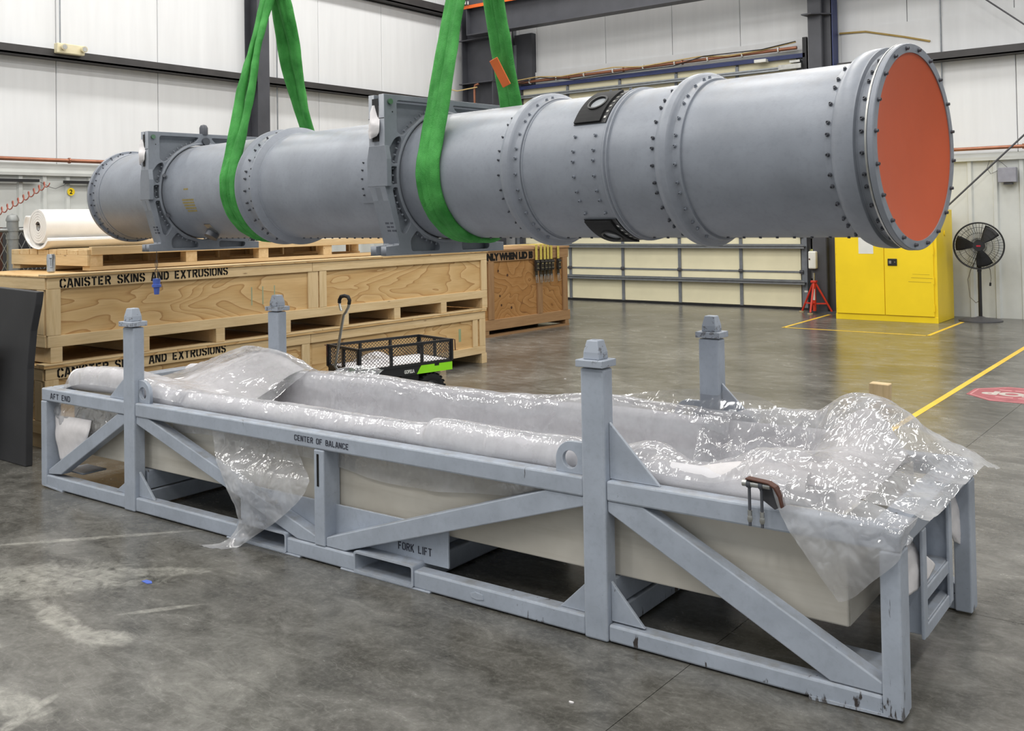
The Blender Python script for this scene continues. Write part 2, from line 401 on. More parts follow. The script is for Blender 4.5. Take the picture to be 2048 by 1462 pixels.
def plastic(name, milky, bumpk=14, strength=.7, spec=.14):
    M = NT(name); M.t.nodes.remove(M.p)
    tr = M.n('ShaderNodeBsdfTransparent'); tr.inputs[0].default_value = (.97, .97, .98, 1)
    gl = M.n('ShaderNodeBsdfGlossy'); gl.inputs['Color'].default_value = (1, 1, 1, 1); gl.inputs['Roughness'].default_value = .11
    di = M.n('ShaderNodeBsdfDiffuse'); di.inputs[0].default_value = (.88, .88, .90, 1)
    tl = M.n('ShaderNodeBsdfTranslucent'); tl.inputs[0].default_value = (.88, .88, .90, 1)
    v = M.coord()
    def ridge(rot, sc_, k):
        mp = M.n('ShaderNodeMapping'); mp.inputs['Rotation'].default_value = rot; mp.inputs['Scale'].default_value = sc_; M.l(v, mp.inputs['Vector'])
        return M.math('ABSOLUTE', M.math('SUBTRACT', M.noise(mp.outputs[0], bumpk*k, 1.5, .4, .7), .5))
    h = M.math('ADD', ridge((.3, .2, .6), (1, .32, .7), 1), ridge((.1, .5, -.7), (1, .28, .8), 1.25))
    h = M.math('ADD', h, M.math('MULTIPLY', ridge((.9, .2, .1), (1, .45, .5), 2.6), .45))
    fine = M.math('MULTIPLY', ridge((.4, .9, 1.3), (1, .6, .8), 6), M.math('MULTIPLY', M.step(M.noise(v, 3.1, 2), .52, .66), .30))
    b = M.n('ShaderNodeBump'); b.inputs['Distance'].default_value = .035; b.inputs['Strength'].default_value = strength
    M.l(M.math('ADD', h, fine), b.inputs['Height'])
    M.l(b.outputs[0], gl.inputs['Normal'])
    lw = M.n('ShaderNodeLayerWeight'); lw.inputs['Blend'].default_value = .35; M.l(b.outputs[0], lw.inputs['Normal'])
    m0 = M.n('ShaderNodeMixShader'); m0.inputs[0].default_value = .5; M.l(di.outputs[0], m0.inputs[1]); M.l(tl.outputs[0], m0.inputs[2])
    m1 = M.n('ShaderNodeMixShader'); M.l(M.math('ADD', M.math('MULTIPLY', M.step(M.noise(v, 4.5, 4), .35, .7), milky), milky*.5), m1.inputs[0]); M.l(tr.outputs[0], m1.inputs[1]); M.l(m0.outputs[0], m1.inputs[2])
    m2 = M.n('ShaderNodeMixShader'); M.l(M.math('MINIMUM', M.math('ADD', M.math('MULTIPLY', lw.outputs['Fresnel'], .36), spec), .9), m2.inputs[0]); M.l(m1.outputs[0], m2.inputs[1]); M.l(gl.outputs[0], m2.inputs[2])
    M.l(m2.outputs[0], M.out.inputs[0]); return M.m
M_film = plastic('clear_plastic_film', .42, 5, .6, .085)
M_filmc = plastic('clear_plastic_film_crumpled', .44, 6.5, .8, .095)
M_filmt = plastic('thin_clear_film', .13, 5, .4, .06)

# ------------------------------------------------------------------ setting: floor
F = NT('polished_concrete'); v = F.coord()
n1 = F.noise(v, .8, 5, .62, .6); n2 = F.noise(F.coord((1, 1.6, 1)), 4.2, 8, .74, .5); n3 = F.noise(v, 38, 5, .75)
col = F.ramp(F.math('ADD', F.math('MULTIPLY', n1, .45), F.math('MULTIPLY', n2, .55)), [(.36, lin((56, 55, 50))), (.46, lin((80, 78, 73))), (.54, lin((100, 98, 93))), (.66, lin((128, 126, 120)))])
col = F.mix(F.math('MULTIPLY', F.step(n3, .48, .72), .28), col, lin((146, 145, 138)))
tc = F.n('ShaderNodeTexCoord')
def blob(cx, cy, rx, ry, rot, edge):
    mp = F.n('ShaderNodeMapping', vector_type='TEXTURE'); mp.inputs['Location'].default_value = (cx, cy, 0); mp.inputs['Rotation'].default_value = (0, 0, rot); mp.inputs['Scale'].default_value = (rx, ry, 1)
    F.l(tc.outputs['Object'], mp.inputs['Vector']); ln = F.n('ShaderNodeVectorMath', operation='LENGTH'); F.l(mp.outputs[0], ln.inputs[0])
    return F.step(F.math('ADD', ln.outputs['Value'], F.math('MULTIPLY', F.math('SUBTRACT', F.noise(v, 5, 7, .72, 1.5), .5), edge)), 1.08, .62)
chalk = None
for b in ((-4.62, 2.2, .66, .24, .75, 1.9), (-4.25, 2.60, .40, .07, .68, 1.9), (-3.68, 2.12, .13, .07, .3, 1.6), (-3.98, 2.10, .36, .06, -.15, 1.8), (-3.75, 2.42, .17, .022, .95, 1.4), (-3.46, 1.64, .26, .07, .1, 1.4), (-3.32, 1.62, .03, .19, .42, .9), (-4.9, 2.75, .7, .025, .85, 1.6)):
    x = blob(*b); chalk = x if chalk is None else F.math('MAXIMUM', chalk, x)
chalk = F.math('MULTIPLY', chalk, F.step(F.math('ADD', F.math('MULTIPLY', F.noise(v, 16, 6, .7, .8), .6), F.math('MULTIPLY', F.noise(F.coord((1, 3.2, 1)), 4, 6, .7, 1.2), .4)), .34, .62))
col = F.mix(F.math('MULTIPLY', chalk, .7), col, lin((174, 172, 163)))
scr = F.step(F.math('ABSOLUTE', F.math('SUBTRACT', F.noise(F.coord((.5, 2.2, 1)), 2.2, 3, .5, 2.0), .5)), .006, .001)
col = F.mix(F.math('MULTIPLY', scr, .16), col, lin((150, 149, 142)))
F.base(col); F.set(rough=F.step(n2, .1, 1.6), spec=.55)
rr = F.n('ShaderNodeMapRange'); rr.inputs['To Min'].default_value = .16; rr.inputs['To Max'].default_value = .34; F.l(n2, rr.inputs['Value']); F.l(rr.outputs[0], F.p.inputs['Roughness'])
F.bump(F.math('ADD', n2, F.math('MULTIPLY', n3, .3)), .06, .004)
M_floor = F.m
# the slab is cut by saw joints into bays: each bay is a slab of its own with a narrow recessed joint around it
floor = struct('floor', G().box((-26, -9, -.25), (12, 17, -.02)), plain('joint_dark', (40, 39, 37), .8, 0, .1, 4))
xs = [-26, -19, -13.6, -9.6, -5.55, -1.71, 2.4, 7, 12]; ys = [-9, -3.5, .35, 4.3, 7.72, 11.7, 17]
for i in range(len(xs)-1):
    for j in range(len(ys)-1):
        o = part('slab', G().box((xs[i]+.0014, ys[j]+.0014, -.1), (xs[i+1]-.0014, ys[j+1]-.0014, 0)), M_floor, floor)

# ------------------------------------------------------------------ setting: walls
WX, WY = -13.6, 16.35
wl = struct('wall_left', G().box((WX-.2, -9, 0), (WX-.06, WY+.2, 8)), M_ins)
def ins(parent, a, b): return part('insulation_sheet', G().box(a, b), M_ins, parent, bevel=.012)
ycuts = [-9, -6, -3, 0, 2.2, 3.9, 5.5, 7.14, 8.75, 10.4, 12.0, 13.6, 15.2, WY]
for z0, z1 in ((2.50, 4.0), (4.06, 5.82), (5.98, 8)):
    for a, b in zip(ycuts, ycuts[1:]): ins(wl, (WX-.06, a+.004, z0), (WX+.03*1, b-.004, z1))
wb = struct('wall_back', G().box((WX, WY+.06, 0), (12, WY+.2, 8)), M_ins)
# ribbed liner panels low on the left wall
def ribbed(parent, axis, fixed, start, end, zt, step, ribw=.045, dep=.035):
    t = start
    while t < end-.01:
        e = min(t+step, end)
        if axis == 'y': prof = [(fixed, t), (fixed, e-ribw*2), (fixed+dep, e-ribw*1.6), (fixed+dep, e-ribw*.5), (fixed, e)]
        else: prof = [(t, fixed), (e-ribw*2, fixed), (e-ribw*1.6, fixed-dep), (e-ribw*.5, fixed-dep), (e, fixed)]
        g = G(); n = len(prof)
        g.add([(*p, 0) for p in prof]+[(*p, zt) for p in prof], [(i, i+1, n+i+1, n+i) for i in range(n-1)])
        part('wall_panel', g, M_metalwall, parent); t = e
ribbed(wl, 'y', WX+.02, 0.3, WY, 2.33, .335)
tr = struct('trim_1', G().box((WX-.02, -9, 2.33), (WX+.09, WY, 2.37)).box((WX-.02, -9, 2.37), (WX+.06, WY, 2.50)), M_metalwall)
girt = lambda z, h: G().box((WX, -9, z), (WX+.27, WY-.05, z+.025)).box((WX+.245, -9, z), (WX+.27, WY-.05, z+h)).box((WX, -9, z+h-.012), (WX+.245, WY-.05, z+h))
struct('trim_2', girt(3.955, .125), M_girt); struct('trim_3', girt(5.84, .17), M_girt)
# back wall: upper sheets, right-hand bay with girt, flashing and ribbed panels
DX0, DX1, DZ = -12.27, -6.2, 4.25
xc = [WX+.1, -12.3, -11.85, -10.2, -8.75, -7.4, -6.15]
for a, b in zip(xc, xc[1:]): part('insulation_sheet', G().box((a+.004, WY-.02, 4.30), (b-.004, WY+.06, 8)), M_ins, wb, bevel=.012)
for a, b in zip([-6.15, -4.55, -3.0, -1.2, .6, 2.4, 5, 8], [-4.55, -3.0, -1.2, .6, 2.4, 5, 8, 12]):
    part('insulation_sheet', G().box((a+.004, WY-.02, 2.50), (b-.004, WY+.06, 3.96)), M_ins, wb, bevel=.012)
    part('insulation_sheet', G().box((a+.004, WY-.02, 4.09), (b-.004, WY+.06, 8)), M_ins, wb, bevel=.012)
part('insulation_sheet', G().box((-5.6, WY-.035, 4.085), (12, WY-.02, 4.66)), M_ins, wb)
part('flashing', G().box((DX0, WY-.06, 4.40), (DX1, WY-.02, 4.60)), M_ins, wb)
part('flashing', G().box((DX0, WY-.05, 4.26), (DX1, WY-.01, 4.40)), M_metalwall, wb)
ribbed(wb, 'x', WY-.02, -6.15, 6, 2.385, .36)
struct('trim_4', G().box((-6.15, WY-.10, 2.385), (12, WY, 2.44)).box((-6.15, WY-.06, 2.44), (12, WY, 2.50)), M_metalwall)
struct('trim_5', G().box((-5.6, WY-.27, 3.955), (12, WY, 3.975)).box((-5.6, WY-.27, 3.955), (12, WY-.245, 4.08)).box((-5.6, WY-.245, 4.07), (12, WY, 4.08)), M_girt)
struct('trim_6', G().box((DX0-.05, WY-.16, 4.262), (DX1+.02, WY-.10, 4.335)), M_navy)
struct('ceiling', G().box((-14, -9, 8.0), (12, 17, 8.15)), plain('ceiling_sheet', (226, 227, 230), .6, 0, .03, 1))

# sectional door
door = struct('door_1', G().box((DX0, WY-.04, .03), (DX1, WY+.05, DZ)), M_galvd)
sx = [-12.27, -11.063, -9.855, -8.647, -7.441, -6.337]; SH = .6075; z0 = .035
pan = None
for k in range(7):
    za = z0+k*SH
    for i in range(5):
        if pan is None:
            pan = G().box((0, 0, 0), (1.157, .03, SH-.03)).mesh('door_panel', M_cream)
        o = link('door_panel', pan, door, (sx[i]+.028, WY-.075, za+.01)); o.scale = ((sx[i+1]-sx[i]-.056)/1.157, 1, 1)
        if i == 4: pass
    if k: part('section_rail', G().box((DX0, WY-.085, za-.02), (DX1-.10, WY-.045, za+.012)), M_galv, door)
    part('strut', G().box((DX0, WY-.19, za+.425), (DX1-.06, WY-.085, za+.435)).box((DX0, WY-.19, za+.395), (DX1-.06, WY-.18, za+.46)).box((DX0, WY-.095, za+.40), (DX1-.06, WY-.085, za+.47)), M_galv, door)
for i, x in enumerate(sx):
    if i < 5: part('stile', G().box((x-.028, WY-.10, .03), (x+.028, WY-.04, DZ-.01)), M_galvd, door)
    else: part('stile', G().box((x-.0, WY-.10, .03), (x+.125, WY-.04, DZ-.01)), M_galvd, door)
    for k in range(1, 7):
        if i: part('hinge', G().box((x-.032, WY-.125, z0+k*SH-.03), (x+.032, WY-.095, z0+k*SH+.03)).cyl((x-.035, WY-.125, z0+k*SH), (x+.035, WY-.125, z0+k*SH), .012, 8), M_dark, door)
part('bottom_seal', G().box((DX0, WY-.11, 0), (DX1+.03, WY-.03, .038)), M_black, door)
part('track', G().box((DX1-.02, WY-.16, 0), (DX1+.05, WY-.04, 4.6)), M_black, door)
part('track', G().box((DX1+.07, WY-.14, 0), (DX1+.095, WY-.05, 4.7)), M_steel, door)
part('jamb_angle', G().box((DX1+.115, WY-.13, 0), (DX1+.185, WY-.02, 8)), M_galv, door)
part('track', G().box((DX0-.07, WY-.16, 0), (DX0+.0, WY-.04, 5.2)), M_galvd, door)
part('jamb_angle', G().box((DX0-.14, WY-.13, 0), (DX0-.10, WY-.02, 8)), M_galv, door)
part('top_bracket', G().box((-6.62, WY-.24, 4.08), (-6.22, WY-.10, 4.16)).box((-6.42, WY-.24, 4.18), (-6.24, WY-.12, 4.22)), M_steel, door)
part('sensor_housing', G().box((-7.05, WY-.26, 4.24), (-6.83, WY-.12, 4.30)), M_white, door, bevel=.01)
part('warning_label', G().box((-6.165, WY-.165, .985), (-6.10, WY-.16, 1.03)), plain('label_yellow', (214, 214, 120), .5), door)
part('white_label', G().box((-6.30, WY-.103, .30), (-6.235, WY-.099, .33)), M_white, door)

# ------------------------------------------------------------------ structural steel
def ibeam(g, a, b, w, h, tf=.02, tw=.016, up=(0, 0, 1)):
    a = Vector(a); b = Vector(b); U = Vector(up)
    g.bar(a+U*(h/2-tf/2), b+U*(h/2-tf/2), w, tf, up); g.bar(a-U*(h/2-tf/2), b-U*(h/2-tf/2), w, tf, up); g.bar(a, b, tw, h-2*tf, up); return g
t = thing('steel_column', 'dark grey steel column standing against the left wall behind the left green sling', 'column', (WX+.02, 10.5, 0))
part('shaft', ibeam(G(), (.18, 0, 0), (.18, 0, 8), .24, .34, .016, .012, (1, 0, 0)), M_colm, t)
part('base_plate', G().box((-.02, -.17, 0), (.38, .17, .025)), M_colm, t)
t = thing('steel_column', 'wide dark steel corner column under the crane beam, behind the right green sling', 'column', (-13.0, 15.85, 0))
part('shaft', ibeam(G(), (.1, 0, 0), (.1, 0, 8), .36, .82, .022, .016, (1, 0, 0)), M_colm, t)
for z in (4.42, 5.32): part('stiffener_plate', G().box((-.36, -.22, z), (.52, .18, z+.02)), M_colm, t)
part('base_plate', G().box((-.4, -.25, 0), (.6, .25, .03)), M_colm, t)
part('gusset_plate', G().prism([(-.34, 5.32), (-.5, 5.85), (-.34, 5.85)], -.01, .01, 'y'), M_metalwall, t)
t = thing('steel_column', 'slim dark jamb column left of the roll-up door, rising to the beam', 'column', (-12.02, WY-.12, 0))
part('shaft', G().box((-.15, -.05, 4.35), (.15, .10, 5.4)).box((-.30, -.03, 0), (-.15, .1, 5.4)), M_colm, t)
t = thing('steel_column', 'dark steel column between the roll-up door and the yellow cabinet', 'column', (-5.84, 16.1, 0))
g = G().box((-.17, -.2, 0), (.05, -.18, 8)).box((-.17, .16, 0), (.16, .18, 8)).box((.04, -.19, 0), (.06, .17, 8)).box((.05, -.08, 0), (.19, -.06, 8)).box((.17, -.08, 0), (.19, .17, 8))
part('shaft', g, M_colm, t)
part('edge_strip', G().box((.19, -.09, 2.5), (.205, .15, 8)), M_navy, t)
part('stiffener_plate', G().prism([(-.22, -.36), (-.05, -.36), (.19, -.12), (.19, .1), (-.17, .1)], 4.88, 4.90, 'z'), M_colm, t)
part('base_plate', G().box((-.24, -.26, 0), (.25, .2, .03)), M_colm, t)
t = thing('crane_beam', 'dark grey steel crane runway beam with an orange top edge under the roof', 'beam', (-13.0, 15.5, 0))
part('beam', ibeam(G(), (.1, 0, 5.66), (14, 0, 5.66), .26, .60, .022, .016), M_colm, t)
part('end_plate', G().box((.09, -.14, 5.36), (.11, .14, 5.98)), M_colm, t)
part('rail_edge', G().box((-.05, -.16, 5.90), (14, -.13, 5.965)), M_orangep, t)
part('top_channel', G().box((.1, -.13, 5.965), (14, .13, 6.2)), M_colm, t)
part('bolt', G().cyl((.13, -.2, 5.98), (.13, -.2, 6.04), .02, 8).cyl((.2, -.2, 5.97), (.2, -.2, 6.03), .018, 8), M_steel, t)
t = thing('sag_rod', 'thin dark diagonal brace rod crossing the right end of the back wall', 'brace rod', (-3.9, 15.9, 0))
part('rod', G().cyl((-.35, 0, 1.38), (3.2, 0, 4.73), .014, 8), M_dark, t)
t = thing('sag_rod', 'thin diagonal brace rod sloping down at the top right corner of the picture', 'brace rod', (-3.3, 15.9, 0))
part('rod', G().cyl((-1.2, 0, 5.8), (2.2, 0, 2.85), .012, 8), M_dark, t)
for lab, pts, r in (('copper pipe running along the left wall above the ribbed panels', [(WX+.16, -9, 2.545), (WX+.16, 15.7, 2.545)], .028),
                    ('copper pipe running along the back wall right of the orange cover', [(-5.4, WY-.16, 2.57), (12, WY-.16, 2.57)], .028),
                    ('copper pipe with tied cables above the roll-up door header', [(-12.2, WY-.2, 4.40), (-6.3, WY-.2, 4.43)], .03),
                    ('short upright copper pipe at the corner column', [(-12.95, 15.64, 0.0), (-12.95, 15.64, 4.32), (-12.93, 15.64, 4.38), (-12.84, 15.65, 4.40)], .025)):
    t = thing('copper_pipe', lab, 'pipe', (0, 0, 0)); part('pipe', G().tube(pts, r, 10), M_copper, t, 40)
    a, b = Vector(pts[0]), Vector(pts[1]); d = (b-a); L = d.length; d.normalize(); n = int(L/1.25)
    for k in range(1, n):
        p = a+d*(k*1.25); part('clamp', G().cyl(p-d*.012, p+d*.012, r*1.45, 10), M_copper, t)
    if 'tied' in lab:
        for k in range(9): p = a+d*(.3+k*.66); part('cable_tie', G().cyl(p-d*.01, p+d*.01, .05, 8), M_white, t)
g = G().tube([(-12.3, WY-.26, 4.44)]+[(-12.3+x*.6, WY-.24, 4.45+.03*sin(x*2.1)) for x in range(1, 10)]+[(-6.3, WY-.24, 4.52)], .012, 6)
tag(part('cable', g, plain('tan_cable', (206, 178, 120), .5)), 'tan cable tied along the copper pipe above the roll-up door', 'cable')
g = G().tube([(-12.3, WY-.27, 4.36), (-11.6, WY-.27, 4.45), (-10.8, WY-.25, 4.33), (-9.6, WY-.25, 4.36), (-8.6, WY-.26, 4.36), (-8.0, WY-.26, 4.47), (-6.9, WY-.26, 4.46), (-6.3, WY-.25, 4.53)], .009, 6)
tag(part('cable', g, M_black), 'thin black cable sagging over the navy door header', 'cable')
g = G().tube([(-13.45, 14.9, 4.42), (-13.42, 15.2, 4.33), (-13.3, 15.5, 4.28), (-12.86, 15.62, 4.33)], .012, 6)
tag(part('cable', g, plain('tan_cable2', (206, 178, 120), .5)), 'tan cable hanging by the corner behind the right sling', 'cable')
g = G().tube([(-5.62, WY-.06, 4.60), (-5.2, WY-.05, 4.58), (-4.6, WY-.05, 4.42), (-4.2, WY-.05, 4.3)], .016, 6)
tag(part('cable', g, plain('brown_cable', (176, 148, 84), .5)), 'brown cable drooping right of the dark column above the canister', 'cable')
for y, z1, lab in ((7.15, 4.12, 'thin grey conduit dropping to the emergency light'), (10.98, 2.6, 'thin grey conduit beside the left sling')):
    tag(part('conduit', G().cyl((WX+.12, y, z1), (WX+.12, y, 8), .011, 6), M_galv), lab, 'conduit')
tag(part('conduit', G().cyl((-4.04, WY-.05, 2.6), (-4.04, WY-.05, 8), .012, 6), M_galv), 'thin grey conduit on the wall above the orange cover', 'conduit')

t = thing('emergency_light', 'ivory twin-head emergency light box on the upper left girt', 'emergency light', (WX+.30, 7.18, 4.09))
part('housing', G().box((-.03, -.20, -.07), (.07, .20, .07)), M_ivory, t, bevel=.012)
for y in (-.125, .165): h = part('lamp_head', G().cyl((.07, y, .015), (.13, y, .01), .038, 14, .045), M_ivory, t, 40); part('lens', G().cyl((.128, y, .01), (.134, y, .01), .032, 14), M_steel, h)

# things on the left wall
t = thing('wall_bracket', 'left black mounting bar on the ribbed wall above the coiled hose', 'bar', (WX+.08, 5.6, 2.255)); part('bar', G().box((0, -1.2, -.02), (.05, 1.24, .02)), M_black, t)
t = thing('wall_bracket', 'right black mounting bar on the ribbed wall over the yellow disc', 'bar', (WX+.08, 7.65, 2.245)); part('bar', G().box((0, -.45, -.02), (.05, .5, .02)), M_black, t)
t = thing('number_disc', 'yellow disc with black figure 2 on the ribbed wall', 'sign', (WX+.07, 7.32, 2.11)); part('disc', G().cyl((0, 0, 0), (.006, 0, 0), .055, 20), M_yellow, t)
me = text_mesh('2', .09, .002); xform(me, basis((.007, -.025, -.032), (0, 1, 0), (0, 0, 1))); link('lettering', setmat(me, M_ink), t)
pts = []
for k in range(430):
    u = k/430; p = Vector((WX+.35, 4.5+2.35*u, 1.42+.80*u-.22*sin(pi*u))); a = k*2*pi/13
    pts.append(p+Vector((.045*cos(a), 0, .045*sin(a))))
tag(part('coiled_hose', G().tube(pts, .008, 5), plain('hose_red', (176, 104, 88), .5), sm=60), 'thin reddish coiled air hose hanging on the left wall', 'hose')
tag(part('wire', G().tube([(WX+.1, 6.86, 2.24), (WX+.1, 7.0, 2.17), (WX+.1, 7.08, 2.15), (WX+.1, 7.2, 2.2), (WX+.1, 7.24, 2.23)], .004, 5), M_dark), 'thin wire looping between the two black wall bars', 'wire')

# chain link fence, left
t = thing('chain_link_fence', 'galvanised chain-link fence with a capped round post behind the wooden crates', 'fence', (-10.0, 4.8, 0))
p_ = part('post', G().cyl((0, 0, 0), (0, 0, 1.68), .055, 16), M_wire, t, 40)
part('post_cap', G().lathe([(1.68, .062), (1.70, .062), (1.74, .045), (1.755, .0)], 16, 'z'), M_wire, p_, 40)
for z in (.5, 1.0, 1.5, 1.58): part('band', G().cyl((0, 0, z), (0, 0, z+.03), .062, 12), M_wire, p_)
part('top_rail', G().cyl((0, -2.5, 1.59), (0, 3.2, 1.59), .021, 10), M_wire, t, 40)
g = G()
for k in range(-25, 34):
    y = k*.085
    g.bar((0, y, .05), (0, y+.77, 1.58), .005, .005); g.bar((.004, y+.77, .05), (.004, y, 1.58), .005, .005)
tag(part('wire_mesh', g, M_wire, t), kind='stuff')
t = thing('yellow_panel', 'yellow sheet panel standing behind the chain-link fence at the left edge', 'panel', (-10.25, 4.1, 0)); part('sheet', G().box((0, -1.2, 0), (.03, .66, 1.45)), plain('yellow_sheet', (206, 176, 40), .5, 0, .1, 8), t); part('frame', G().box((-.01, .60, 0), (.04, .7, 1.62)), M_rust, t)
tag(part('dark_backdrop', G().box((-10.6, 4.95, 0), (-10.3, 7.2, 1.62)), plain('dark_backdrop', (40, 40, 42), .6), bevel=.02), 'dark backdrop block standing behind the fence beside the foam roll', 'box')  # plain dark block serving as the dark backdrop behind the fence

# ------------------------------------------------------------------ wooden crates
def crate(name, label, x, y0, y1, z, body, lid, feet, wide, loc):
    t = thing(name, label, 'crate', (x, y0, z), 0, 'long stencilled pine crates in the stack')
    L = y1-y0; W = wide; zb, zt, zl = body
    # local: +y along the crate, front face at x=0, body runs to -x
    for f in feet:
        part('foot', G().box((-.10, f-.045, 0), (0, f+.045, zb)), M_wood, t, bevel=.003)
        part('foot', G().box((-W, f-.045, 0), (-W+.10, f+.045, zb)), M_wood, t, bevel=.003)
        part('cross_skid', G().box((-W+.1, f-.04, 0), (-.1, f+.04, zb-.01)), M_woodx, t)
    hb = .085
    part('bottom_board', G().box((-.02, .005, zb), (.0, L, zb+hb)), M_wood, t, bevel=.003)
    tb = part('top_board', G().box((-.02, .005, zt-hb), (.0, 2.52*L/5.1, zt)), M_wood, t, bevel=.003)
    part('top_board', G().box((-.02, 2.52*L/5.1+.004, zt-hb), (.0, L, zt)), M_wood, t, bevel=.003)
    part('floor_deck', G().box((-W+.02, .01, zb), (-.03, L-.01, zb+.03)), M_ply, t)
    for a, b in ((0, .105), (L-.10, L)): part('corner_post', G().box((-.02, a, zb+hb+.001), (-.0, b, zt-hb-.001)), M_woodz, t, bevel=.003)
    half = 2.46 if lid[2] == 'u' else 2.40
    if lid[2] == 'u':
        part('mid_post', G().box((-.028, 2.465, zb+hb+.001), (-.006, 2.587, zt-hb-.001)), M_woodz, t, bevel=.003)
        part('mid_post', G().box((-.02, 2.60, zb+hb+.001), (-.002, 2.688, zt-hb-.001)), M_woodz, t, bevel=.003)
    else:
        part('mid_post', G().box((-.02, 2.40, zb+hb+.001), (-.002, 2.494, zt-hb-.001)), M_woodz, t, bevel=.003)
        part('corner_post', G().box((-.022, L-.215, zb+hb+.001), (-.003, L-.13, zt-hb-.001)), M_woodz, t, bevel=.003)
    for a, b in ((.02, 2.53), (2.532, L-.02)): part('plywood_panel', G().box((-.034, a, zb+.02), (-.0205, b, zt-.02)), M_ply, t)
    part('plywood_panel', G().box((-W, .02, zb+.02), (-W+.015, L-.02, zt-.02)), M_ply, t)
    # end walls
    for yy, s in ((.0, 1), (L, -1)):
        a = lambda u, v_: (min(u, v_), max(u, v_))
        y_ = a(yy+s*.014, yy+s*.03); part('plywood_panel', G().box((-W+.02, y_[0], zb+.02), (-.034, y_[1], zt-.02)), M_ply, t)
        y_ = a(yy-s*.006, yy+s*.014)
        part('end_board', G().box((-W, y_[0], zt-hb-.005), (-.022, y_[1], zt)), M_woodx, t, bevel=.003)
        part('end_board', G().box((-W, y_[0], zb), (-.022, y_[1], zb+.09)), M_woodx, t, bevel=.003)
        for xa in (-.14, -W, -W/2): part('end_post', G().box((xa, y_[0], zb+.092), (xa+.10, y_[1], zt-hb-.007)), M_woodz, t, bevel=.003)
    part('lid', G().box((-W-.01, -.012, zt), (.012, L+.012, zl-.012)), M_ply, t, bevel=.002)
    part('lid_batten', G().box((-.10, -.012, zl-.012), (.014, L*.52, zl)), M_wood, t, bevel=.002)
    part('lid_batten', G().box((-.10, L*.52+.005, zl-.012), (.014, L+.012, zl)), M_wood, t, bevel=.002)
    M = basis((.0012, loc[0], loc[2]), (0, 1, .012), (0, -.012, 1))
    stencil('CANISTER SKINS AND EXTRUSIONS', .064, loc[1]-loc[0], M_ink, M, tb, 1.2)
    # printed lumber marks and pencilled marks
    return t
feet = [.07+.712*k for k in range(8)]; feet[-1] = 5.04
cl = crate('wooden_crate', 'lower long pine crate with black stencilled lettering, standing on the floor', -7.09, 3.628, 8.69, 0, (.112, .585, .618), (0, 0, 'l'), [f-.005 for f in feet], 1.25, (.095, 1.563, .512))
cu_ = crate('wooden_crate', 'upper long pine crate with black stencilled lettering, stacked on another crate', -7.09, 3.648, 8.732, .62, (.115, .626, .65), (0, 0, 'u'), feet, 1.25, (.098, 1.572, .548))
for (c_, ys_) in ((cu_, (1.83, 1.95, 2.08)),):
    for y in ys_: part('chalk_mark', G().box((-.0203, y, .28), (-.0198, y+.012, .44)), plain('green_chalk', (150, 160, 130), .8), c_)
part('chalk_mark', G().box((-.0203, 4.62, .28), (-.0198, 4.66, .42)), plain('green_chalk2', (140, 156, 120), .8), cl)

# pallet on the crates
t = thing('long_pallet', 'long pine pallet lying on top of the upper crate, under the foam roll', 'pallet', (-7.313, 4.105, 1.271))
PW = 1.22; PL = 3.4
for y in (0, .86, 1.62, 2.39, 3.29):
    for x in (-.085, -PW/2-.045, -PW+.0): part('block', G().box((x, y+.001, .03), (x+.085, y+.11, .12)), M_woodx, t, bevel=.003)
for x in (-.11, -PW/2-.05, -PW): part('bottom_board', G().box((x, 0, 0), (x+.11, PL+.0, .03)), M_wood, t, bevel=.002)
part('end_board', G().box((-PW, -.02, .035), (0, 0, .12)), M_woodx, t, bevel=.003)
part('back_board', G().box((-PW-.02, 0, .0), (-PW-.002, PL, .12)), M_wood, t)
x = -PW
for k, wd in enumerate((.14, .16, .13, .17, .12, .15, .16, .14)):
    part('deck_board', G().box((x, -.02, .12), (min(x+wd-.01, 0), PL, .16+.004*(k % 3))), M_wood, t, bevel=.003); x += wd+.008
part('side_board', G().box((-.03, .01, .12), (.012, PL, .185)), M_wood, t, bevel=.003)
part('purple_tape', G().box((-.35, .9, .165), (-.1, 1.04, .172)), M_purple, t)

t = thing('foam_roll', 'big white roll of packing foam lying on the pallet on top of the crates', 'foam roll', (-8.03, 4.06, 1.618))
prof = []
g = G(); R0 = .045; N = 5.5; pts = []
for k in range(260):
    a = k/259*N*2*pi; r = R0+(.158-R0)*a/(N*2*pi)
    if k > 232: r += (k-232)/27*.035*max(0, 1)
    pts.append((r*cos(a+2.6), r*sin(a+2.6)))
inn = [(p[0]*(1-.018/max(.05, sqrt(p[0]**2+p[1]**2))), p[1]*(1-.018/max(.05, sqrt(p[0]**2+p[1]**2)))) for p in pts]
n = len(pts); vs = [(x, 0, z) for x, z in pts]+[(x, 0, z) for x, z in inn]; vs += [(x, 1.5, z) for x, y, z in vs]
fs = [(i, i+1, n+i+1, n+i) for i in range(n-1)]+[(2*n+i, 3*n+i, 3*n+i+1, 2*n+i+1) for i in range(n-1)]+[(i, 2*n+i, 2*n+i+1, i+1) for i in range(n-1)]+[(n+i, n+i+1, 3*n+i+1, 3*n+i) for i in range(n-1)]+[(n-1, 2*n-1, 4*n-1, 3*n-1)]
g.add(vs, fs); part('wound_foam', g, M_foamr, t, 40)
part('core', G().lathe([(.004, .026), (.004, .044), (1.5, .044), (1.5, .026)], 20, 'y'), plain('dark_core', (70, 60, 56), .7), t, 40)
rows = []
for k in range(9):
    a = radians(150+k*22); r = .185+.01*sin(k)
    rows.append([(r*cos(a)*1.12, -.01+.02*(k % 2)*0, r*sin(a)), (r*cos(a)*1.05, .4, r*sin(a)), (r*cos(a), .9, r*sin(a)*.98), (r*cos(a), 1.48, r*sin(a)*.97)])
